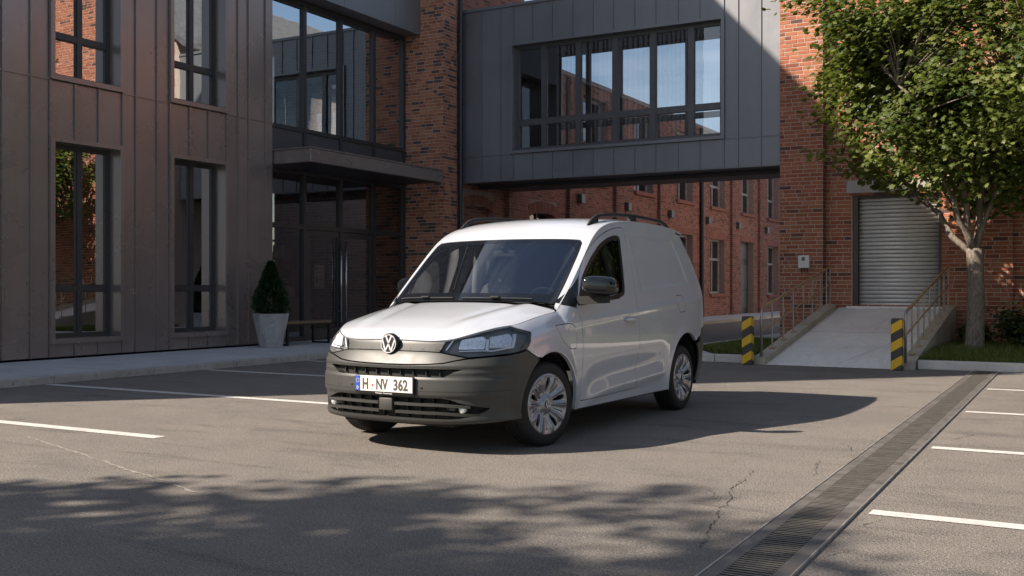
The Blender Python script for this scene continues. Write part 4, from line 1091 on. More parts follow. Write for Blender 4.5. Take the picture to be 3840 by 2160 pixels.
surf('body_side', [body, opening, cflap, fflap], GIR, 'van_paint', van, .018, eps=.008, mirror='x', flange=.03)
surf('charging_flap', [cflap], GIR, 'van_paint', van, .02, gap=.0035, mirror='x')
surf('fuel_flap', [fflap], GIR, 'van_paint', van, .02, gap=.0035, mirror='x')
win = rnd_poly([(*S(1.318, 1.072), .01), (*S(2.09, 1.126), .02), (*S(2.222, 1.150), .08), (*S(2.295, 1.456), .1), (*S(2.352, 1.668), .05), (*S(2.22, 1.668), .05), (*S(2.05, 1.632), .1), (*S(1.892, 1.578), .1), (*S(1.693, 1.457), .1), (*S(1.49, 1.292), .05)])
doors = surf('door', [door, win], GIR, 'van_paint', van, .018, eps=.008, gap=.0042, flange=.03, mirror='x')
win_in = inset(dens(win, .02), .033)
seals = surf('window_seal', [win, win_in], lambda A: GIR(A, .003), 'van_black', van, .02, gap=.0, flange=.01, mirror='x')
panes = surf('side_window', [win_in], lambda A: GIR(A, .009), 'side_glass', van, .05, gap=-.003, flange=0, mirror='x')
bar = [S(1.318, 1.076), S(1.44, 1.085), S(1.545, 1.33), S(1.49, 1.292)]
surf('window_bar', [bar], lambda A: GIR(A, .002), 'van_black', van, .03, gap=0, mirror='x')
surf('quarter_window', [quarter], lambda A: GIR(A, .003), 'van_black', van, .03, mirror='x')
# belt seal
surf('belt_seal', [[S(1.32, 1.066), S(2.10, 1.118), S(2.10, 1.134), S(1.32, 1.084)]], lambda A: GIR(A, -.003), 'van_black', van, .03, gap=0, mirror='x')
# handle
def lift(s, z, off=0.): return GIR(np.array([[Us(s), z]]), -off)[0]
hc = [(2.143 + .115 + .115 * math.cos(a), .922 + .042 * math.sin(a)) for a in np.linspace(0, 2 * math.pi, 28)[:-1]]
for k, o in enumerate(surf('handle_recess', [[S(*p) for p in hc]], lambda A: GIR(A, -.0012) - np.array([[1, 0, 0]]) * (.016 * np.clip(1 - ((np.interp(A[:, 0], _uu[100:], CSs(_uu[100:])) - 2.258) / .115) ** 2 - ((A[:, 1] - .922) / .042) ** 2, 0, 1))[:, None], 'van_paint', van, .012, gap=0, flange=0, mirror='x', bst=.01)): o.parent = doors[k]
hp = [lift(2.155 + .235 * k / 10, .930 + .006 * k / 10, .006 + .026 * math.sin(math.pi * k / 10) ** .6) for k in range(11)]
m = MB(); m.tube([tuple(p) for p in hp], [.008, .014, .0165, .018, .018, .018, .018, .018, .017, .015, .009], 10)
m.v = [(x, y, z) for x, y, z in m.v]
hd = part(m, 'door_handle', 'van_paint', doors[0], True); h2 = twin(hd, doors[1])
# rear bumper
rb = [(UEND - .02, .79), S(4.125, .79), S(4.075, .66)] + arcp(3.635, .335, .43, 47, -8)[:] + [S(4.0, .27), (UEND - .02, .27)]
surf('rear_bumper', [rb], GIR, 'van_plastic', van, .03, mirror='x')
# tail lamp
tl = rnd_poly([(*S(4.20, 1.16), .03), (*S(4.27, 1.16), .03), (*S(4.30, .84), .03), (*S(4.20, .84), .03)])
# ---- bonnet
uh = np.linspace(0, Us(1.06), 110); zh = junction(uh); Ph = GIR(np.stack([uh, zh], 1))[:, :2]
rear_h = [(q, .985 + .15 * q * q) for q in np.linspace(Ph[-1, 0] - .02, 0, 20)]
half = [tuple(p) for p in Ph] + rear_h
hood = half + [(-x, y) for x, y in half[::-1]][1:-1]
surf('bonnet', [hood], TOPF(TH), 'van_paint', van, .026, gap=.003, flange=.02, sgn=1)
# ---- roof with windscreen pillars
ur = np.linspace(Us(1.10), Us(4.05), 130); Pr = GIR(np.stack([ur, junction(ur)], 1))[:, :2]
RE = 4.115
edge = [tuple(p) for p in Pr if p[1] < RE - .06] + [(Pr[-1, 0] - .012, RE - .04), (Pr[-1, 0] - .05, RE)]
WSo_side = spl([(.788, 1.15), (.782, 1.31), (.766, 1.50), (.752, 1.63), (.736, 1.715)], 20); WStop = [(q, 1.662 + .15 * q * q) for q in np.linspace(.708, 0, 20)]
arm = [(Pr[0, 0] - .015, 1.10)]
inner = [(.790, 1.125)] + WSo_side + WStop
rhalf = edge + [(0, RE + .02)]
roof = [(.794, 1.108)] + edge + [(0, RE + .02)] + [(-x, y) for x, y in edge[::-1]] + [(-.794, 1.108)] + [(-x, y) for x, y in inner] + inner[::-1][1:]
surf('roof', [roof], TOPF(TR), 'van_paint', van, .028, gap=.001, flange=.02)
WSbase = [(q, 1.028 + .155 * q * q) for q in np.linspace(0, .755, 20)]
wsh = WSbase + [(.783, 1.132)] + WSo_side[1:] + WStop
ws = wsh + [(-x, y) for x, y in wsh[::-1]][1:-1]
def clean(l):
    out = [l[0]]
    for p in l[1:]:
        if math.hypot(p[0] - out[-1][0], p[1] - out[-1][1]) > .004: out.append(p)
    return out
ws = clean(ws)
wi_h = [(q, 1.105 + .155 * q * q) for q in np.linspace(0, .70, 18)] + [(.735, 1.23)] + [(x - .032, y) for x, y in WSo_side[6:-3]] + [(.665, 1.675)] + [(q, 1.618 + .14 * q * q) for q in np.linspace(.63, 0, 16)]
wi = clean(wi_h + [(-x, y) for x, y in wi_h[::-1]][1:-1])
wsb = surf('windscreen_border', [ws, wi], TOPF(TR, .004), 'van_gloss_black', van, .03, gap=.001, flange=.01)
surf('windscreen', [wi], TOPF(TR, .0045), 'van_glass', van, .06, gap=-.004, flange=0)
m = MB(); n = 24
for i in range(n):                                            # scuttle
    a, b = -.78 + 1.56 * i / n, -.78 + 1.56 * (i + 1) / n; f = lambda q, k: (q, .97 + .15 * q * q + k, float(TH(np.array(q), np.array(.97 + .15 * q * q))) - .035 + k * .35)
    m.quad(f(a, 0), f(b, 0), f(b, .13), f(a, .13))
part(m, 'scuttle', 'van_matt_black', van)
for x0, x1 in ((-.70, -.12), (-.03, .60)):                    # wipers parked along the scuttle
    m = MB(); pts = []
    for k in range(13):
        q = x0 + (x1 - x0) * k / 12; sB = 1.040 + .155 * q * q; pts.append((q, sB, float(TR(np.array(q), np.array(sB))) + .010))
    m.tube(pts, .006, 6); c_ = pts[6]; m.bbox(c_[0] - .04, c_[0] + .04, c_[1] - .02, c_[1] + .012, c_[2] + .002, c_[2] + .016, .004)
    part(m, 'wiper', 'van_matt_black', van, True, 40)
# ---- front
HLz = lambda t_: float(junction(Ut(t_))[0]) - .005
ub = np.linspace(Ut(.475), Us(.44), 16)
hl_top = [(u, z - .004) for u, z in zip(ub, junction(ub))]
headl = [F_(.435, .742), F_(.452, .775)] + hl_top + [S(.50, .905), S(.60, .886), S(.613, .876), S(.56, .806), S(.51, .760), S(.45, .742), S(.34, .728), F_(.70, .710), F_(.64, .705)]
headl = rnd_poly([(*p, .012) for p in headl])
bumper_top = [S(.505, .750), S(.45, .735), S(.34, .721), F_(.70, .703), F_(.64, .697), F_(.56, .684), F_(.47, .664), F_(.36, .655), F_(.2, .650), (0., .648)]
bot = [(0., .222), F_(.3, .223), F_(.5, .226), F_(.65, .231), F_(.78, .238), S(.35, .246), S(.455, .252)]
bh = bot + arcp(.855, .32, .40, 190, 122, 16) + [S(.635, .688)] + bumper_top
mirU = lambda l: [(-u, z) for u, z in l]
def sym(h): return h + mirU(h[::-1])[1:-1]
bump = sym(bh)
slot_h = [(0., .566), F_(.40, .566), F_(.475, .568), F_(.545, .606), F_(.60, .622), F_(.56, .6235), F_(.4, .622), (0., .620)]
slot = sym(slot_h)
low_h = [(0., .258), F_(.45, .262), F_(.58, .272), F_(.68, .292), F_(.745, .325), F_(.765, .345), F_(.70, .356), F_(.60, .378), F_(.52, .405), F_(.46, .414), (0., .414)]
low = sym(low_h)
def GIR2(A, off=0.):
    B = A.copy(); sg = np.where(B[:, 0] < 0, -1., 1.); B[:, 0] = np.abs(B[:, 0]); P = GIR(B, off); P[:, 0] *= sg; return P
def BUMP(A, off=0.):
    """bumper skin: front girdle plus the step of the centre bar and the side pockets"""
    a = np.abs(A[:, 0]); z = A[:, 1]
    d = -.012 * sstep(.410, .436, z) * (1 - sstep(.545, .572, z)) * (1 - sstep(Ut(.76), Ut(.865), a))
    pk = sstep(Ut(.58), Ut(.74), a) * (1 - sstep(Ut(.85), Us(.42), a)) * sstep(.29, .335, z) * (1 - sstep(.585, .612, z))
    d = d + .009 * sstep(.595, .620, z) * (1 - sstep(.622, .650, z)) * (1 - sstep(Ut(.80), Us(.40), a)) + .006 * pk
    d = d - .010 * sstep(.300, .258, z)
    return GIR2(A, off + d)
surf('front_bumper', [bump, slot, low], BUMP, 'van_plastic', van, .0125, gap=.002, flange=.05, bst=.010, eps=.006)
for sg_ in (1, -1):
    ln_ = [(sg_ * q, .464 + (.012 * max(0, q - Ut(.6)))) for q in np.linspace(Ut(.285), Us(.37), 40)]
    surf('bumper_joint', [[(u, z - .0016) for u, z in ln_] + [(u, z + .0016) for u, z in ln_[::-1]]], lambda A: BUMP(A, -.0008), 'van_matt_black', van, .05, gap=0, flange=0)
gt = [(u, z - .006) for u, z in ((q, float(junction(q)[0])) for q in np.linspace(Ut(.468), 0, 20))]
panel_h = [(0., .655), F_(.36, .662), F_(.47, .671), F_(.56, .690), F_(.63, .703), F_(.425, .742), (0., .750)]
surf('front_panel', [sym([(0., .6545), F_(.2, .6565), F_(.36, .6615), F_(.47, .6705), F_(.56, .6905), F_(.628, .7035), F_(.43, .740), F_(.3, .7445), (0., .746)])], GIR2, 'van_plastic', van, .025, gap=.001, bst=.012)
surf('grille_band', [sym([(0., .750), F_(.3, .749), F_(.43, .746), F_(.466, .815)] + gt)], lambda A: GIR2(A, .004 + .010 * np.exp(-((A[:, 1] - .80) / .028) ** 2)) if False else GIR2(A, .004 + .012 * sstep(.762, .775, A[:, 1]) * (1 - sstep(.828, .842, A[:, 1]))), 'van_plastic', van, .02, gap=.001, bst=.012)
# openings: dark backing, fins and bars
def grille(loop, off, zbars, name, nf, xlim):
    o = surf(name, [loop], lambda A: GIR2(A, off), 'van_matt_black', van, .05, gap=-.035, flange=0)
    zs = [p[1] for p in loop]; z0, z1 = min(zs), max(zs)
    for k in range(nf):
        tq = -xlim + 2 * xlim * k / (nf - 1); u = Ut(abs(tq)); P0 = GIR(np.array([[u, z0 + .004], [u, z1 - .004]]), .030); P1 = GIR(np.array([[u, z0 + .004], [u, z1 - .004]]), off - .004)
        sg = -1 if tq < 0 else 1; m = MB(); w = .003
        m.add([(sg * P0[0][0] - w, P0[0][1], P0[0][2]), (sg * P0[0][0] + w, P0[0][1], P0[0][2]), (sg * P0[1][0] + w, P0[1][1], P0[1][2]), (sg * P0[1][0] - w, P0[1][1], P0[1][2]),
               (sg * P1[0][0] - w, P1[0][1], P1[0][2]), (sg * P1[0][0] + w, P1[0][1], P1[0][2]), (sg * P1[1][0] + w, P1[1][1], P1[1][2]), (sg * P1[1][0] - w, P1[1][1], P1[1][2])],
              [(0, 1, 2, 3), (4, 7, 6, 5), (0, 4, 5, 1), (1, 5, 6, 2), (2, 6, 7, 3), (3, 7, 4, 0)])
        part(m, 'fin', 'van_matt_black', o)
    return o
grille(slot, .05, (), 'upper_grille', 9, .44)
lg = grille(low, .065, (), 'lower_grille', 10, .50)
for zb, tl_, tr_ in ((.366, -.655, -.075), (.366, .075, .655), (.306, -.715, -.075), (.306, .075, .715)):
    qs = np.linspace(tl_, tr_, 24); m = MB(); pr = []
    for q in qs:
        u = Ut(abs(q)); sg = -1 if q < 0 else 1; zz = zb - .012 * max(0, abs(q) - .45) / .25
        c0, c1 = GIR(np.array([[u, zz - .011], [u, zz + .010]]), -.001); c2, c3 = GIR(np.array([[u, zz + .010], [u, zz - .011]]), .035)
        for c in (c0, c1, c2, c3): pr.append((sg * c[0], c[1], c[2]))
    n = len(qs); m.add(pr, [(4 * i + k, 4 * i + (k + 1) % 4, 4 * i + 4 + (k + 1) % 4, 4 * i + 4 + k) for i in range(n - 1) for k in range(4)] + [(3, 2, 1, 0), (4 * n - 4, 4 * n - 3, 4 * n - 2, 4 * n - 1)])
    part(m, 'grille_bar', 'van_plastic', lg)
for sg in (-1, 1):                                            # fog lamps at the ends
    c = GIR(np.array([[Ut(.60), .335]]), .018)[0]
    m = MB(); m.lathe([(0, -.012), (.022, -.008), (.030, 0), (.030, .03), (0, .03)], 16, 'y', (sg * c[0], c[1], c[2])); fl = part(m, 'fog_lamp', 'lamp_reflector', lg, True)
    m = MB(); cc = GIR(np.array([[Ut(.52), .345]]), .03)[0]; m.bbox(sg * cc[0] - .035, sg * cc[0] + .035, cc[1], cc[1] + .03, cc[2] - .02, cc[2] + .02, .006); part(m, 'bracket', 'van_plastic', lg)
rad_s = -.030
m = MB(); m.bbox(-.060, .060, -.035, .03, .312, .404, .008); part(m, 'radar_cover', 'van_plastic', van, True, 30)
# headlamps
def hl_map(off): return lambda A: GIR2(A, off)
for sg, o in zip((1, -1), surf('headlamp', [headl], hl_map(.045), 'lamp_housing', van, .03, gap=.004, flange=0, fl_map=hl_map(.002), mirror='x')):
    flip = (lambda q: q) if sg > 0 else (lambda q: [(-x, y, z) for x, y, z in q])
    def chart(pts, off, thick):
        m = MB(); P0 = GIR(np.array(pts), off); P1 = GIR(np.array(pts), off + thick); n = len(pts)
        m.add(flip([tuple(p) for p in P0] + [tuple(p) for p in P1]), [tuple(range(n)), tuple(range(2 * n - 1, n - 1, -1))] + [(i, n + i, n + (i + 1) % n, (i + 1) % n) for i in range(n)]); return m
    U = lambda f: Ut(.435) + f * (Us(.60) - Ut(.435))
    part(chart(rnd_poly([(U(.17), .762, .02), (U(.195), .832, .02), (U(.44), .856, .02), (U(.47), .842, .02), (U(.44), .765, .01)]), .024, .02), 'reflector', 'lamp_reflector', o)
    part(chart(rnd_poly([(U(.49), .768, .01), (U(.515), .850, .02), (U(.77), .872, .02), (U(.76), .80, .02), (U(.70), .775, .02)]), .024, .02), 'reflector', 'lamp_reflector', o)
    ln = [(U(.045), .760), (U(.115), .832), (U(.13), .832), (U(.06), .757)]; part(chart(ln, .012, .012), 'light_guide', 'lamp_white', o)
    ln = [(U(.18), .748), (U(.44), .752), (U(.52), .748), (U(.74), .772), (U(.80), .842), (U(.825), .868), (U(.79), .868), (U(.765), .835), (U(.71), .782), (U(.52), .758), (U(.44), .761), (U(.18), .755)]; part(chart(ln, .010, .012), 'light_guide', 'lamp_white', o)
    ln = [(U(.445), .756), (U(.475), .756), (U(.50), .835), (U(.47), .835)]; part(chart(ln, .014, .012), 'divider', 'lamp_white', o)
for o in surf('headlamp_cover', [headl], lambda A: GIR2(A, .001), 'lamp_glass', van, .03, gap=.003, flange=0, mirror='x'): pass
# emblem
plain('emblem_silver', (.62, .63, .65), .3, .3)
def emblem(parent, c, nrm_axis, rad, depth_, ring='emblem_silver', base='van_black', tilt=0., sgn_=1):
    """disc facing -y (front) or +-x (wheel)"""
    def tr(x, y, d):                                      # x right as seen, y up, d outwards
        if nrm_axis == 'y': return (c[0] + x, c[1] - d + y * math.tan(tilt), c[2] + y)
        return (c[0] + sgn_ * d, c[1] + sgn_ * x, c[2] + y)
    m = MB(); n = 36
    prof = [(0, depth_), (rad * .93, depth_), (rad, depth_ * .6), (rad * 1.02, -depth_ * 2.)]
    vs = [tr(r * math.cos(2 * math.pi * k / n), r * math.sin(2 * math.pi * k / n), d) for k in range(n) for r, d in prof]
    fs = [(4 * k + j, 4 * ((k + 1) % n) + j, 4 * ((k + 1) % n) + j + 1, 4 * k + j + 1) for k in range(n) for j in range(3)]
    m.add(vs, fs); o = part(m, 'emblem', base, parent)
    m = MB(); lw = rad * .085
    for k in range(n):
        a0, a1 = 2 * math.pi * k / n, 2 * math.pi * (k + 1) / n
        q = [tr(r * math.cos(a), r * math.sin(a), d) for a in (a0, a1) for r, d in ((rad * .90, depth_), (rad * .91, depth_ * 1.6), (rad * .985, depth_ * 1.6), (rad, depth_ * .6))]
        m.add(q, [(0, 4, 5, 1), (1, 5, 6, 2), (2, 6, 7, 3)])
    def stroke(p, q):
        p, q = np.array(p) * rad, np.array(q) * rad; d = (q - p) / np.hypot(*(q - p)); w = np.array([-d[1], d[0]]) * lw
        pts = [p + w, p - w, q - w, q + w]; vs = [tr(x, y, depth_ * .8) for x, y in pts] + [tr(x, y, depth_ * 1.55) for x, y in pts]
        m.add(vs, [(4, 5, 6, 7), (0, 1, 5, 4), (1, 2, 6, 5), (2, 3, 7, 6), (3, 0, 4, 7)])
    stroke((-.37, .84), (-.005, .10)); stroke((.37, .84), (.005, .10))
    stroke((-.80, .42), (-.385, -.76)); stroke((-.385, -.76), (0, -.03)); stroke((0, -.03), (.385, -.76)); stroke((.385, -.76), (.80, .42))
    part(m, 'letters', ring, o)
    return o
gz = GIR(np.array([[0., .793]]))[0]
m = MB(); m.lathe([(.077, .02), (.077, -.012), (.073, -.018), (0, -.018)], 32, 'y', (0, gz[1] - .002, .797)); part(m, 'emblem_base', 'van_black', van, True, 40)
emblem(van, (0, gz[1] - .018, .797), 'y', .069, .006, tilt=R(4))
# plate
pl_s = -.056
m = MB(); m.bbox(-.268, .268, pl_s + .002, pl_s + .022, .428, .566, .006); ph = part(m, 'plate_holder', 'van_black', van, True, 30)
m = MB(); m.bbox(-.260, .260, pl_s - .003, pl_s + .0015, .449, .561, .0014); pw = part(m, 'number_plate', 'plate_white', van)
MBq = MB().box(-.259, -.213, pl_s - .0042, pl_s - .0031, .450, .560); part(MBq, 'euro_band', 'plate_blue', pw)
def text(s, x, z, h, wscale, mat, parent, y, name='lettering', bold=.0, align='CENTER'):
    cu = bpy.data.curves.new(name, 'FONT'); cu.body = s; cu.size = 1; cu.align_x = align; cu.extrude = .004 / h * .25; cu.offset = bold; cu.resolution_u = 3
    ob = bpy.data.objects.new(name, cu); COL.objects.link(ob); bpy.context.view_layer.update()
    me = bpy.data.meshes.new_from_object(ob.evaluated_get(bpy.context.evaluated_depsgraph_get())); bpy.data.objects.remove(ob, do_unlink=True)
    k = h / .72
    me.transform(Matrix.Translation((x, y, z)) @ Matrix.Rotation(R(90), 4, 'X') @ Matrix.Diagonal((k * wscale, k, k, 1)))
    me.materials.clear(); me.materials.append(M(mat)); o = bpy.data.objects.new(name, me); COL.objects.link(o); o.parent = parent; return o
yq = pl_s - .0034
text('H', -.165, .4655, .079, .74, 'print_dark', pw, yq, bold=.03)
text('NV', -.015, .4655, .079, .70, 'print_dark', pw, yq, bold=.03)
text('362', .155, .4655, .079, .80, 'print_dark', pw, yq, bold=.03)
text('D', -.236, .461, .022, .85, 'plate_white', pw, pl_s - .0045, bold=.01)
m = MB()
for k in range(12): a = 2 * math.pi * k / 12; x, z = -.236 + .0145 * math.cos(a), .525 + .0145 * math.sin(a); m.box(x - .0019, x + .0019, pl_s - .0052, pl_s - .0043, z - .0019, z + .0019)
part(m, 'stars', 'plate_white', pw)
m = MB(); m.lathe([(.0165, 0), (.0165, -.0015), (0, -.0015)], 20, 'y', (-.098, yq, .494)); sl = part(m, 'seal', 'meter_white', pw)
m = MB(); m.prism([(-.105, .502), (-.105, .489), (-.098, .483), (-.091, .489), (-.091, .502)], yq - .003, yq - .0016, 'y'); part(m, 'crest', 'seal_red', sl)
text('Volkswagen  Nutzfahrzeuge', 0, .4335, .0088, 1.12, 'plate_white', ph, pl_s + .0012, bold=.01)
# parking sensors, tow-eye cover
for tq, zq in ((-.315, .49), (.315, .49), (-.70, .50), (.70, .50)):
    P = GIR(np.array([[Ut(abs(tq)), zq]]), -.012 if abs(tq) < .5 else -.001)[0]; m = MB(); m.lathe([(.010, .004), (.010, -.002), (.007, -.004), (0, -.004)], 14, 'y', ((1 if tq > 0 else -1) * P[0], P[1], P[2])); part(m, 'parking_sensor', 'van_black', van)
tc_ = [(-Ut(.455) + .026 * math.cos(a), .505 + .03 * math.sin(a)) for a in np.linspace(0, 2 * math.pi, 30)[:-1]]
surf('towing_cover', [tc_, inset(np.array(tc_), .0025)], lambda A: GIR2(A, -.0125), 'van_black', van, .02, gap=0, flange=.002, bst=.01)
# ---- mirrors
def mirror_part(sg):
    m = MB(); cx, cyv, cz = 1.075, (1.365 if sg > 0 else 1.73), 1.222; rows_ = []
    nu, nv = 20, 28
    def sp(a, p): return math.copysign(abs(a) ** p, a)
    vs = []
    for i in range(nu + 1):
        th = math.pi * i / nu - math.pi / 2
        for j in range(nv):
            ph = 2 * math.pi * j / nv
            x = sp(math.cos(th), .55) * sp(math.cos(ph), .6) * .130; z = sp(math.cos(th), .55) * sp(math.sin(ph), .7) * .083; y = sp(math.sin(th), .75) * .085
            if x < 0: z *= 1 + .10 * (x / .13)
            z += .012 * (-x / .13) if z > 0 else 0
            y *= (1.0 if y < 0 else .55); y += .05 * (x / .13)
            vs.append((sg * (cx + x), cyv + y, cz + z))
    fs = [(i * nv + j, i * nv + (j + 1) % nv, (i + 1) * nv + (j + 1) % nv, (i + 1) * nv + j) for i in range(nu) for j in range(nv)]
    m.add(vs, fs); hsg = part(m, 'door_mirror', 'van_gloss_black', van, True)
    m = MB(); m.prism([(cx - .19, cyv - .045), (cx + .06, cyv - .005), (cx + .06, cyv + .045), (cx - .19, cyv + .075)], 1.085, 1.150, 'z'); 
    m.v = [(sg * x, y, z + (x - cx) * .05) for x, y, z in m.v]; part(m, 'mirror_foot', 'van_matt_black', hsg)
    return hsg
mirror_part(1); mirror_part(-1)
# ---- roof rails
for sg in (1, -1):
    m = MB(); pts = []; rr = []
    for k in range(33):
        q = k / 32; s_ = 1.98 + q * 1.86; lift_ = .052 * min(1, (min(q, 1 - q) / .085) ** .7 if min(q, 1 - q) < .085 else 1); tt_ = .655 - .012 * q
        z = float(TR(np.array(tt_), np.array(s_))) + lift_ - .004; pts.append((sg * tt_, s_, z)); rr.append(.012 + .006 * min(1, min(q, 1 - q) * 12))
    m.tube(pts, rr, 10); m.v = [(x, y, z) for x, y, z in m.v]
    rl = part(m, 'roof_rail', 'van_matt_black', van, True)
    for s0, s1 in ((1.99, 2.16), (2.86, 2.98), (3.70, 3.83)):
        m = MB(); a = float(TR(np.array(.65), np.array(s0))); b = float(TR(np.array(.65), np.array(s1)))
        h0, h1 = (.012, .05) if s0 < 2.1 else ((.05, .05) if s0 < 3 else (.05, .012))
        m.prism([(s0, a - .012), (s1, b - .012), (s1 - (.0 if s0 < 3 else .02), b + h1), (s0 + (.06 if s0 < 2.1 else 0), a + h0 + (.03 if s0 < 2.1 else 0))], .632 * sg, .672 * sg, 'x'); part(m, 'rail_foot', 'van_matt_black', rl)
# ---- wheels
WR = .322
def wheel_cover_map(A):
    x, y = A[:, 0], A[:, 1]; r = np.hypot(x, y); th = np.arctan2(y, x)
    h = .010 - .022 * sstep(.03, .085, r) + .030 * sstep(.075, .19, r) - .016 * sstep(.222, .249, r)
    ph = ((th - .25) / (2 * math.pi) * 5) % 1                 # 0 = middle of a large opening
    tri = np.abs(ph - .5) * 2                                 # 1 at the opening, 0 at the slit
    w = sstep(.05, .10, r) * (1 - sstep(.20, .232, r))
    h = h - .012 * w * sstep(.38, 0, tri) - .010 * w * sstep(.50, 1., tri) + .004 * w * sstep(.30, .42, tri) * (1 - sstep(.50, .62, tri))
    h = h + .0035 * w * np.cos(th * 20 - 5.0)
    return np.stack([h, x, y], 1)
def wheel(s, sg, steer):
    loc = (sg * .782, s, WR)
    m = MB()
    prof = [(.205, -.09), (.225, -.100), (.262, -.106), (.290, -.102), (.308, -.092), (.319, -.078), (.3215, -.060), (.3225, -.048), (.315, -.0475), (.315, -.040), (.3225, -.0395), (.323, -.016), (.315, -.0155), (.315, -.008), (.323, -.0075)]
    prof = prof + [(r, -h) for r, h in prof[::-1]]
    m.lathe(prof, 72, 'x'); w = part(m, 'wheel', 'tyre_rubber', van, True, 35)
    # shoulder blocks
    m = MB()
    for k in range(72):
        a = 2 * math.pi * k / 72; ca, sa = math.cos(a), math.sin(a); da = .016
        for e in (-1, 1):
            q = [(e * .096, .303, -da), (e * .096, .303, da * .5), (e * .055, .3235, da * 1.0), (e * .055, .3235, -da * .4), (e * .080, .3195, -da * .8), (e * .080, .3195, da * .7)]
            P = [(x, r * math.cos(a + d), r * math.sin(a + d)) for x, r, d in q]
            P2 = [(x, (r + .004) * math.cos(a + d), (r + .004) * math.sin(a + d)) for x, r, d in q]
            m.add(P2, [(0, 1, 5, 4), (4, 5, 2, 3)])
    part(m, 'tread_blocks', 'tyre_rubber', w)['kind'] = 'stuff'
    m = MB(); m.lathe([(.06, .02), (.06, .045), (.17, .02), (.195, -.02), (.200, .0), (.203, .05), (.213, .083), (.222, .088), (.226, .084)], 48, 'x'); rim = part(m, 'rim', 'van_matt_black', w, True, 40)
    m = MB(); m.lathe([(.05, .0), (.125, .0), (.125, .03), (.05, .03)], 32, 'x'); part(m, 'brake_disc', 'lamp_housing', w, True, 40)
    # cover with five large and five narrow openings
    outer = [(.247 * math.cos(a), .247 * math.sin(a)) for a in np.linspace(0, 2 * math.pi, 120)[:-1]]
    holes = []
    for k in range(5):
        a = 2 * math.pi * k / 5 + .25
        pol = lambda r, d: (r * math.cos(a + d), r * math.sin(a + d))
        holes.append(rnd_poly([(*pol(.092, -.05), .006), (*pol(.125, -.115), .01), (*pol(.170, -.125), .02), (*pol(.203, -.085), .012), (*pol(.206, .075), .012), (*pol(.168, .125), .02), (*pol(.125, .10), .01), (*pol(.092, .05), .006)]))
        for dg in (-.30, .30):
            a3 = a + dg; pol3 = lambda r, d: (r * math.cos(a3 + d), r * math.sin(a3 + d))
            holes.append([pol3(.112, -.014), pol3(.208, -.026), pol3(.208, .026), pol3(.112, .014)])
        a2 = a + math.pi / 5; pol2 = lambda r, d: (r * math.cos(a2 + d), r * math.sin(a2 + d))
        holes.append(rnd_poly([(*pol2(.098, -.03), .003), (*pol2(.19, -.022), .003), (*pol2(.19, .022), .003), (*pol2(.098, .03), .003)]))
    o = surf('wheel_cover', [outer] + holes, lambda A: wheel_cover_map(A) + np.array([[.090, 0, 0]]), 'wheel_silver', w, .008, gap=0, flange=.016, bst=.006, eps=.002)
    emblem(w, (.106, 0, 0), 'x', .030, .004)
    w.location = loc; w.rotation_euler = (0, 0, (math.pi if sg < 0 else 0) + steer)
    return w
W0 = wheel(.855, 1, R(-11))
def copy_wheel(src, s, sg, steer):
    c = src.copy(); COL.objects.link(c); c.parent = van; c.location = (sg * .782, s, WR); c.rotation_euler = (0, 0, (math.pi if sg < 0 else 0) + steer)
    for ch in src.children:
        d = ch.copy(); COL.objects.link(d); d.parent = c
        if ch.children:
            for g in ch.children: e = g.copy(); COL.objects.link(e); e.parent = d
    return c
copy_wheel(W0, .855, -1, R(-11)); copy_wheel(W0, 3.632, 1, 0); copy_wheel(W0, 3.632, -1, 0)
# ---- wheel housings, floor, cabin
for cx, cz, r in ((.855, .32, .395), (3.635, .335, .425)):
    for sg in (1, -1):
        m = MB(); n = 20; A = [R(-14 + 208 * k / n) for k in range(n + 1)]
        vs = [(sg * x, cx + r * math.cos(a), cz + r * math.sin(a)) for x in (.868, .48) for a in A]
        m.add(vs, [(k, k + 1, n + 2 + k, n + 1 + k) for k in range(n)] + [tuple(n + 1 + k for k in range(n + 1))]); part(m, 'wheel_housing', 'van_matt_black', van)
m = MB(); m.box(-.86, .86, 1.24, 3.22, .225, .30); m.box(-.50, .50, .12, 1.24, .20, .34); m.box(-.50, .50, 3.22, 4.2, .28, .40); part(m, 'underbody', 'van_matt_black', van)
m = MB(); m.prism([(-.84, .3), (.84, .3), (.84, 1.0), (.66, 1.68), (-.66, 1.68), (-.84, 1.0)], 2.44, 2.47, 'y'); m.box(-.84, .84, .9, 2.5, .30, .36); m.box(-.78, .78, .86, .9, .3, 1.0); part(m, 'bulkhead', 'cabin_grey', van)
m = MB(); m.prism([(1.02, .86), (1.60, .78), (1.66, .98), (1.60, 1.045), (1.40, 1.065), (1.05, 1.035)], -.76, .76, 'x'); m.bbox(.22, .56, 1.38, 1.62, 1.0, 1.125, .03); m.bbox(-.14, .16, 1.50, 1.60, 1.03, 1.155, .012); part(m, 'dashboard', 'cabin_grey', van)
m = MB(); hx, hy, hz = .385, 1.74, 1.04
m.tube([(hx + .182 * math.cos(a), hy - .182 * math.sin(a) * .42, hz + .182 * math.sin(a) * .9) for a in np.linspace(0, 2 * math.pi, 33)[:-1]], .016, 8, closed=True)
m.tube([(hx - .17, hy, hz), (hx + .17, hy, hz)], .014, 6); m.tube([(hx, hy, hz), (hx, hy - .15, hz - .1)], .03, 8); m.bbox(hx - .07, hx + .07, hy - .03, hy + .02, hz - .06, hz + .05, .015)
part(m, 'steering_wheel', 'van_black', van, True, 40)
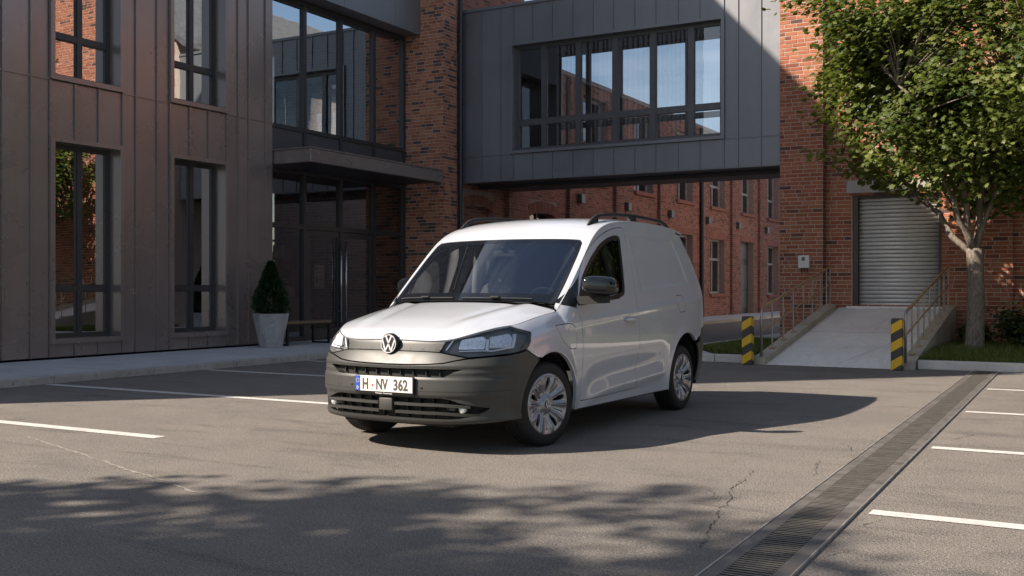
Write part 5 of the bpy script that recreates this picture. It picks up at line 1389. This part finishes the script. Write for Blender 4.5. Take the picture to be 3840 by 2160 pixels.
def lofted(secs):
    """stack of rounded rectangles: (cx, cy, cz, hw, hd, tilt)"""
    m = MB(); n = 20; vs = []
    for cx, cy_, cz, hw, hd in secs:
        for k in range(n):
            a = 2 * math.pi * k / n; c, s_ = math.cos(a), math.sin(a); vs.append((cx + math.copysign(abs(c) ** .5, c) * hw, cy_ + math.copysign(abs(s_) ** .6, s_) * hd, cz))
    q = len(secs); m.add(vs, [(i * n + k, i * n + (k + 1) % n, (i + 1) * n + (k + 1) % n, (i + 1) * n + k) for i in range(q - 1) for k in range(n)] + [tuple(range(n - 1, -1, -1)), tuple((q - 1) * n + k for k in range(n))]); return m
for sx in (-.39, .39):
    o = part(lofted([(sx, 2.14, .62, .20, .10), (sx, 2.16, .75, .24, .10), (sx, 2.20, .95, .25, .085), (sx, 2.25, 1.12, .235, .07), (sx, 2.28, 1.23, .19, .055), (sx, 2.29, 1.265, .12, .03)]), 'seat', 'seat_fabric', van, True)
    part(lofted([(sx, 2.28, 1.315, .09, .03), (sx, 2.28, 1.34, .135, .05), (sx, 2.29, 1.42, .14, .05), (sx, 2.295, 1.48, .12, .045), (sx, 2.30, 1.505, .07, .02)]), 'headrest', 'seat_fabric', o, True)
    m = MB(); 
    for d in (-.05, .05): part(MB().tube([(sx + d, 2.285, 1.24), (sx + d, 2.28, 1.33)], .007, 6), 'headrest_post', 'chrome', o)
    m = MB(); m.bbox(sx - .25, sx + .25, 1.72, 2.2, .50, .66, .05); part(m, 'seat_cushion', 'seat_fabric', o, True, 40)
m = MB(); m.bbox(-.11, .11, 1.665, 1.70, 1.475, 1.535, .012); m.tube([(0, 1.63, 1.56), (0, 1.67, 1.52)], .012, 6); part(m, 'rear_view_mirror', 'van_matt_black', van)
for sg in (1, -1):
    m = MB(); m.tube([(sg * .735, 2.36, .6), (sg * .73, 2.36, 1.2), (sg * .69, 2.33, 1.45), (sg * .64, 2.28, 1.62)], .045, 10); part(m, 'pillar_trim', 'cabin_light', van, True)
m = MB(); m.box(-.60, .60, 1.86, 2.43, 1.665, 1.68); part(m, 'headliner', 'cabin_grey', van)
# ================================================================ VEGETATION
def leafmat(name, a, b, c, trans=.35):
    t = NT(name); at = t.n('ShaderNodeAttribute', attribute_name='tone'); oi = t.n('ShaderNodeObjectInfo')
    f = t.math('ADD', at.outputs['Fac'], t.rng(t.noise(t.pos(), 3), .3, .7, -.2, .2))
    col = t.ramp(f, [(0, a), (.5, b), (1, c)])
    p = t.n('ShaderNodeBsdfPrincipled'); p.inputs['Roughness'].default_value = .5; p.inputs['Specular IOR Level'].default_value = .35; t.l(col, p.inputs['Base Color'])
    tr = t.n('ShaderNodeBsdfTranslucent'); t.l(t.mix(.5, col, (.16, .20, .02)), tr.inputs[0])
    m = t.n('ShaderNodeMixShader'); m.inputs[0].default_value = trans; t.l(p.outputs[0], m.inputs[1]); t.l(tr.outputs[0], m.inputs[2]); t.l(m.outputs[0], t.out.inputs[0])
leafmat('leaf_maple', (.036, .062, .012), (.088, .120, .024), (.165, .19, .045), .42)
leafmat('leaf_shrub', (.018, .034, .010), (.036, .058, .014), (.075, .095, .025), .25)
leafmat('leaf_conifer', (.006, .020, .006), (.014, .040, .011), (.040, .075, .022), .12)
leafmat('grass_blade', (.06, .095, .015), (.12, .16, .03), (.28, .27, .09), .4)
t = NT('bark'); v = t.pos((1, 1, .35)); n1 = t.noise(v, 34, 5, .7, .6); n2 = t.noise(t.pos(), 5, 4)
c = t.mix(t.rng(n1, .35, .65), (.085, .066, .052), (.24, .205, .17)); c = t.mix(t.rng(n2, .5, .7, 0, .4), c, (.20, .17, .14))
t.pbr(c, .9, 0, t.bump(n1, .8, .012), .2)

LEAF = [(0, -.5), (.12, -.22), (.42, -.30), (.34, -.05), (.52, .16), (.25, .18), (.22, .40), (.08, .34), (0, .62), (-.08, .34), (-.22, .40), (-.25, .18), (-.52, .16), (-.34, -.05), (-.42, -.30), (-.12, -.22)]
LEAF6 = [(0, -.5), (.40, -.28), (.48, .14), (.2, .30), (0, .62), (-.2, .30), (-.48, .14), (-.40, -.28)]
def leaf_frames(rnd, n_clusters, per, shell, cen, rad, size, droop, lim=None, sprd=.34, gap=-.14):
    """leaf matrices in clumps spread through an uneven crown"""
    out = []; cl = []
    tries = 0
    while len(cl) < n_clusters and tries < n_clusters * 40:
        tries += 1
        d = Vector((rnd.gauss(0, 1), rnd.gauss(0, 1), rnd.gauss(0, 1))).normalized()
        r = shell + (1 - shell) * rnd.random() ** .6
        wob = .80 + .38 * noise.noise(d * 2.1 + Vector((3.1, 1.7, .3))) + .16 * noise.noise(d * 5.3)
        p = Vector((cen[0] + d.x * rad[0] * r * wob, cen[1] + d.y * rad[1] * r * wob, cen[2] + d.z * rad[2] * r * wob))
        if noise.noise(p * .85 + Vector((9, 2, 5))) < gap: continue      # gaps
        if lim and not lim(p): continue
        cl.append((p, d))
    for p, d in cl:
        ax = (d + Vector((rnd.gauss(0, .35), rnd.gauss(0, .35), rnd.gauss(-droop, .3)))).normalized()
        k = int(per * rnd.uniform(.6, 1.4)); tone = rnd.uniform(.15, .85)
        for _ in range(k):
            q = p + ax * rnd.uniform(-.5, .6) * sprd * 1.6 + Vector((rnd.gauss(0, sprd * .5), rnd.gauss(0, sprd * .5), rnd.gauss(0, sprd * .33)))
            if lim and not lim(q): continue
            nrm = (Vector((rnd.gauss(0, .55), rnd.gauss(0, .55), 1)) + d * .45).normalized(); x = nrm.cross(Vector((rnd.gauss(0, 1), rnd.gauss(0, 1), rnd.gauss(-.4, .5)))).normalized(); y = nrm.cross(x)
            s_ = size * rnd.uniform(.6, 1.25)
            out.append((q, x * s_, y * s_, nrm * s_, min(1, max(0, tone + rnd.uniform(-.25, .25)))))
    return out, cl
def add_leaf(mb, fr, shape):
    q, x, y, n, tone = fr; mb.ct = tone; m = len(shape)
    vs = [q] + [q + x * a + y * b - n * (.30 * abs(a) + .12 * b * b) for a, b in shape]
    mb.add([v_[:] for v_ in vs], [(0, 1 + i, 1 + (i + 1) % m) for i in range(m)])
def limb(mb, a, b, r0, r1, rnd, bend=.12, n=6):
    a, b = Vector(a), Vector(b); d = b - a; s1 = Vector((rnd.uniform(-1, 1), rnd.uniform(-1, 1), rnd.uniform(0, 1))) * d.length * bend; pts = []; rr = []
    for i in range(n + 1):
        w = i / n; pts.append(a + d * w + s1 * math.sin(math.pi * w) + Vector((rnd.uniform(-1, 1), rnd.uniform(-1, 1), rnd.uniform(-1, 1))) * .02 * d.length * (0 < i < n)); rr.append(r0 + (r1 - r0) * w ** .8)
    mb.tube(pts, rr, 8 if r0 > .02 else 5); return pts
def make_tree(label, base, seed, cen, rad, ncl, per, lsize, lim=None, group=None, nind=300, toward=None, fork=1.72, tr=.125, gap=-.02):
    rnd = random.Random(seed); t = thing('maple_tree', label, 'tree', base, group); B = Vector(base)
    m = MB(); pts = []; rr = []
    for i in range(13):
        w = i / 12; pts.append((.05 * math.sin(w * 2.1) - .03 * w, .02 * math.sin(w * 5), fork * w)); rr.append(tr * (1.28 - .75 * w + .62 * w * w) if w < .45 else tr * (1.068 - .12 * (w - .45) + .25 * max(0, w - .8)))
    m.tube(pts, rr, 20); F = Vector(pts[-1])
    mains = []
    for k in range(7):
        a = 2 * math.pi * k / 7 + rnd.uniform(-.3, .3); el = rnd.uniform(.7, 1.15) if k else 1.4
        d = Vector((math.cos(a) * math.cos(el), math.sin(a) * math.cos(el), math.sin(el))); L_ = rnd.uniform(1.7, 2.6) * rad[2] / 2.7
        P = limb(m, F - Vector((0, 0, .12)) + d * .02, F + Vector((d.x * L_ * rad[0] / 3, d.y * L_ * rad[1] / 3, d.z * L_)), tr * rnd.uniform(.32, .5), .018, rnd, .14, 9); mains += P[2:]
    trunk = m.build('trunk', 'bark', t, smooth=True, keep=False)
    fr, cl = leaf_frames(rnd, ncl, per, .30, cen, rad, lsize, .35, lim, .34, gap)
    mb2 = MB()
    for p, d in cl[::2]:
        a = min(mains, key=lambda q: (q - p).length + max(0, q.z - p.z) * 2); limb(mb2, a, p, .017, .005, rnd, .1, 4)
    mb2.build('branches', 'bark', t, smooth=True, keep=False, kind='stuff')
    if nind and toward:
        w = Vector(toward) - B; fr.sort(key=lambda f: (f[0] - w).length)
    lm = {}
    mb3 = MB()
    for i, f in enumerate(fr):
        if i < nind:
            tq = round(f[4] * 7) / 7
            if tq not in lm:
                k = MB(); add_leaf(k, (Vector(), Vector((1, 0, 0)), Vector((0, 1, 0)), Vector((0, 0, 1)), tq), LEAF); me = bpy.data.meshes.new('leaf'); me.from_pydata(k.v, [], k.f); me.materials.append(M('leaf_maple'))
                at = me.attributes.new('tone', 'FLOAT', 'FACE'); at.data.foreach_set('value', k.tone); lm[tq] = me
            o = bpy.data.objects.new('leaf', lm[tq]); COL.objects.link(o); o.parent = t; q, x, y, n, _ = f
            o.matrix_local = Matrix(((x.x, y.x, n.x, q.x), (x.y, y.y, n.y, q.y), (x.z, y.z, n.z, q.z), (0, 0, 0, 1)))
        else: add_leaf(mb3, f, LEAF6 if i > 3500 else LEAF)
    mb3.build('crown', 'leaf_maple', t, keep=False, kind='stuff')
    return t
# crown limits keep the leaves in front of the warehouse wall and above head height at the shutter
def lim1(p): return p.y < 2.45 and p.z > 2.25 + max(0, -p.x - .3) * .42 + max(0, p.x) * -.05
tree1 = make_tree('leafy maple with a pale bare trunk growing on the lawn beside the ramp', (-1.86, 18.55, .11), 11, (.15, -.10, 4.75), (3.8, 2.5, 3.15), 660, 54, .105, lim1, 'maple trees in the yard', toward=(0, 0, 1.2))
def copy_tree(src, loc, rz, sc, label):
    c = src.copy(); COL.objects.link(c); c.location = loc; c.rotation_euler = (0, 0, rz); c.scale = (sc,) * 3; c['label'] = label
    for ch in src.children:
        if ch.name.startswith('leaf'): continue
        d = ch.copy(); COL.objects.link(d); d.parent = c
    return c
copy_tree(tree1, (8.5, 12.5, 0), .6, 1.1, 'leafy maple beyond the right parking bays, added unseen to block horizon sky')  # out of view, added to cut the bright horizon on the van side
copy_tree(tree1, (8.2, 5.0, 0), 3.6, 1.2, 'tall leafy maple shading the far end of the right parking bays')  # second unseen maple added to keep low sky off the van flank
copy_tree(tree1, (2.7, 18.9, .11), 2.4, .92, 'leafy maple on the lawn farther along the warehouse wall, away from the ramp')
make_tree('large maple casting its shade over the yard in front of the van', (-11.0, -4.8, 0), 23, (.2, 0, 6.3), (4.6, 3.4, 3.9), 520, 46, .16, None, 'maple trees in the yard', 0, None, 2.4, .17, .02)
# shrubs
def shrub(base, seed, rad, h, n, label, per=30):
    rnd = random.Random(seed); t = thing('shrub', label, 'shrub', base, 'shrubs on the lawn')
    fr, cl = leaf_frames(rnd, n, per, .25, (0, 0, h * .5), (rad, rad * .8, h * .55), .062, -.2, lambda p: p.z > .01, .16)
    m = MB()
    for f in fr: add_leaf(m, f, LEAF6)
    m.build('foliage', 'leaf_shrub', t, keep=False, kind='stuff'); m = MB()
    for p, d in cl[::4]: limb(m, (rnd.uniform(-.1, .1), rnd.uniform(-.1, .1), 0), p, .012, .004, rnd, .1, 3)
    m.build('stems', 'bark', t, keep=False, kind='stuff')
shrub((-1.12, 19.45, .11), 3, .66, .86, 90, 'rounded dark green shrub on the lawn behind the maple trunk')
shrub((.95, 19.5, .11), 4, .8, 1.0, 70, 'rounded shrub on the lawn beside the rounded dark green shrub')
shrub((-2.02, 20.55, .11), 5, .34, .50, 26, 'low leafy shrub against the brick wall behind the ramp handrail')
# grass
def grass(name, n, area_f, hmin, hmax, seed, z0):
    rnd = random.Random(seed); m = MB()
    for _ in range(n):
        x, y, k = area_f(rnd); h = rnd.uniform(hmin, hmax) * k; a = rnd.uniform(0, 6.28); w = rnd.uniform(.003, .006); lx, ly = rnd.gauss(0, .35) * h, rnd.gauss(0, .35) * h
        dx, dy = math.cos(a) * w, math.sin(a) * w; m.ct = rnd.random() ** 1.3
        m.add([(x - dx, y - dy, z0), (x + dx, y + dy, z0), (x + lx * .45 + dx * .7, y + ly * .45 + dy * .7, z0 + h * .6), (x + lx * .45 - dx * .7, y + ly * .45 - dy * .7, z0 + h * .6), (x + lx, y + ly, z0 + h)], [(0, 1, 2, 3), (3, 2, 4)])
    return setp(m.build(name, 'grass_blade'), kind='stuff')
def lawn_area(r):
    y = 16.54 + 4.6 * r.random() ** 1.7; x = -2.39 + 5.6 * r.random() ** 1.15
    return x, y, .55 + .6 * min(1, (y - 16.5) / 1.2) + .5 * max(0, noise.noise(Vector((x * 1.4, y * 1.4, 0))))
g1 = grass('lawn_grass', 30000, lawn_area, .07, .17, 21, .11)
def isl_area(r):
    while True:
        x = r.uniform(-6.2, -4.9); y = 16.6 + 4.3 * r.random() ** 1.4
        if x > -5.55 - (y - 16.65) * .55: return x, y, 1
g2 = grass('island_grass', 14000, isl_area, .05, .11, 22, .127)
g1['label'] = 'tufted green grass on the lawn around the maple trunk'; g2['label'] = 'short green grass on the island beside the ramp'
g1['category'] = g2['category'] = 'grass'
# conifer in the planter
cf = thing('conifer', 'small cone-shaped dwarf conifer growing in the concrete planter', 'conifer', (-13.42, 14.75, .67))
rnd = random.Random(9); m = MB()
for k in range(2600):
    w = rnd.random() ** .8; z = .02 + .97 * w; rmax = .335 * (1 - w ** 1.35) * (.5 + .5 * min(1, w / .12)) + .015; a = rnd.uniform(0, 6.283)
    rmax *= 1 + .22 * noise.noise(Vector((math.cos(a) * 2.2, math.sin(a) * 2.2, z * 6)))
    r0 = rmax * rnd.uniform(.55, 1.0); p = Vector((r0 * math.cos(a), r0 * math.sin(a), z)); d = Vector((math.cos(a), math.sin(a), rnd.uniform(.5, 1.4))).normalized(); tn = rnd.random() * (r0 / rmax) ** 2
    for j in range(5):
        dd2 = (d + Vector((rnd.gauss(0, .4), rnd.gauss(0, .4), rnd.gauss(0, .35)))).normalized(); sd = dd2.cross(Vector((rnd.gauss(0, 1), rnd.gauss(0, 1), rnd.gauss(0, 1)))).normalized() * .010; L_ = rnd.uniform(.035, .075)
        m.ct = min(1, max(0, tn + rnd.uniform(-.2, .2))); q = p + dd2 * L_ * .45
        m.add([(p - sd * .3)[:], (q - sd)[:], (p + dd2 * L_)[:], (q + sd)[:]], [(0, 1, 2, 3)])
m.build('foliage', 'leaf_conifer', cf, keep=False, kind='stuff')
m = MB(); m.tube([(0, 0, -.03), (.01, 0, .5), (0, 0, .85)], [.03, .02, .006], 8); m.build('trunk', 'bark', cf, keep=False)
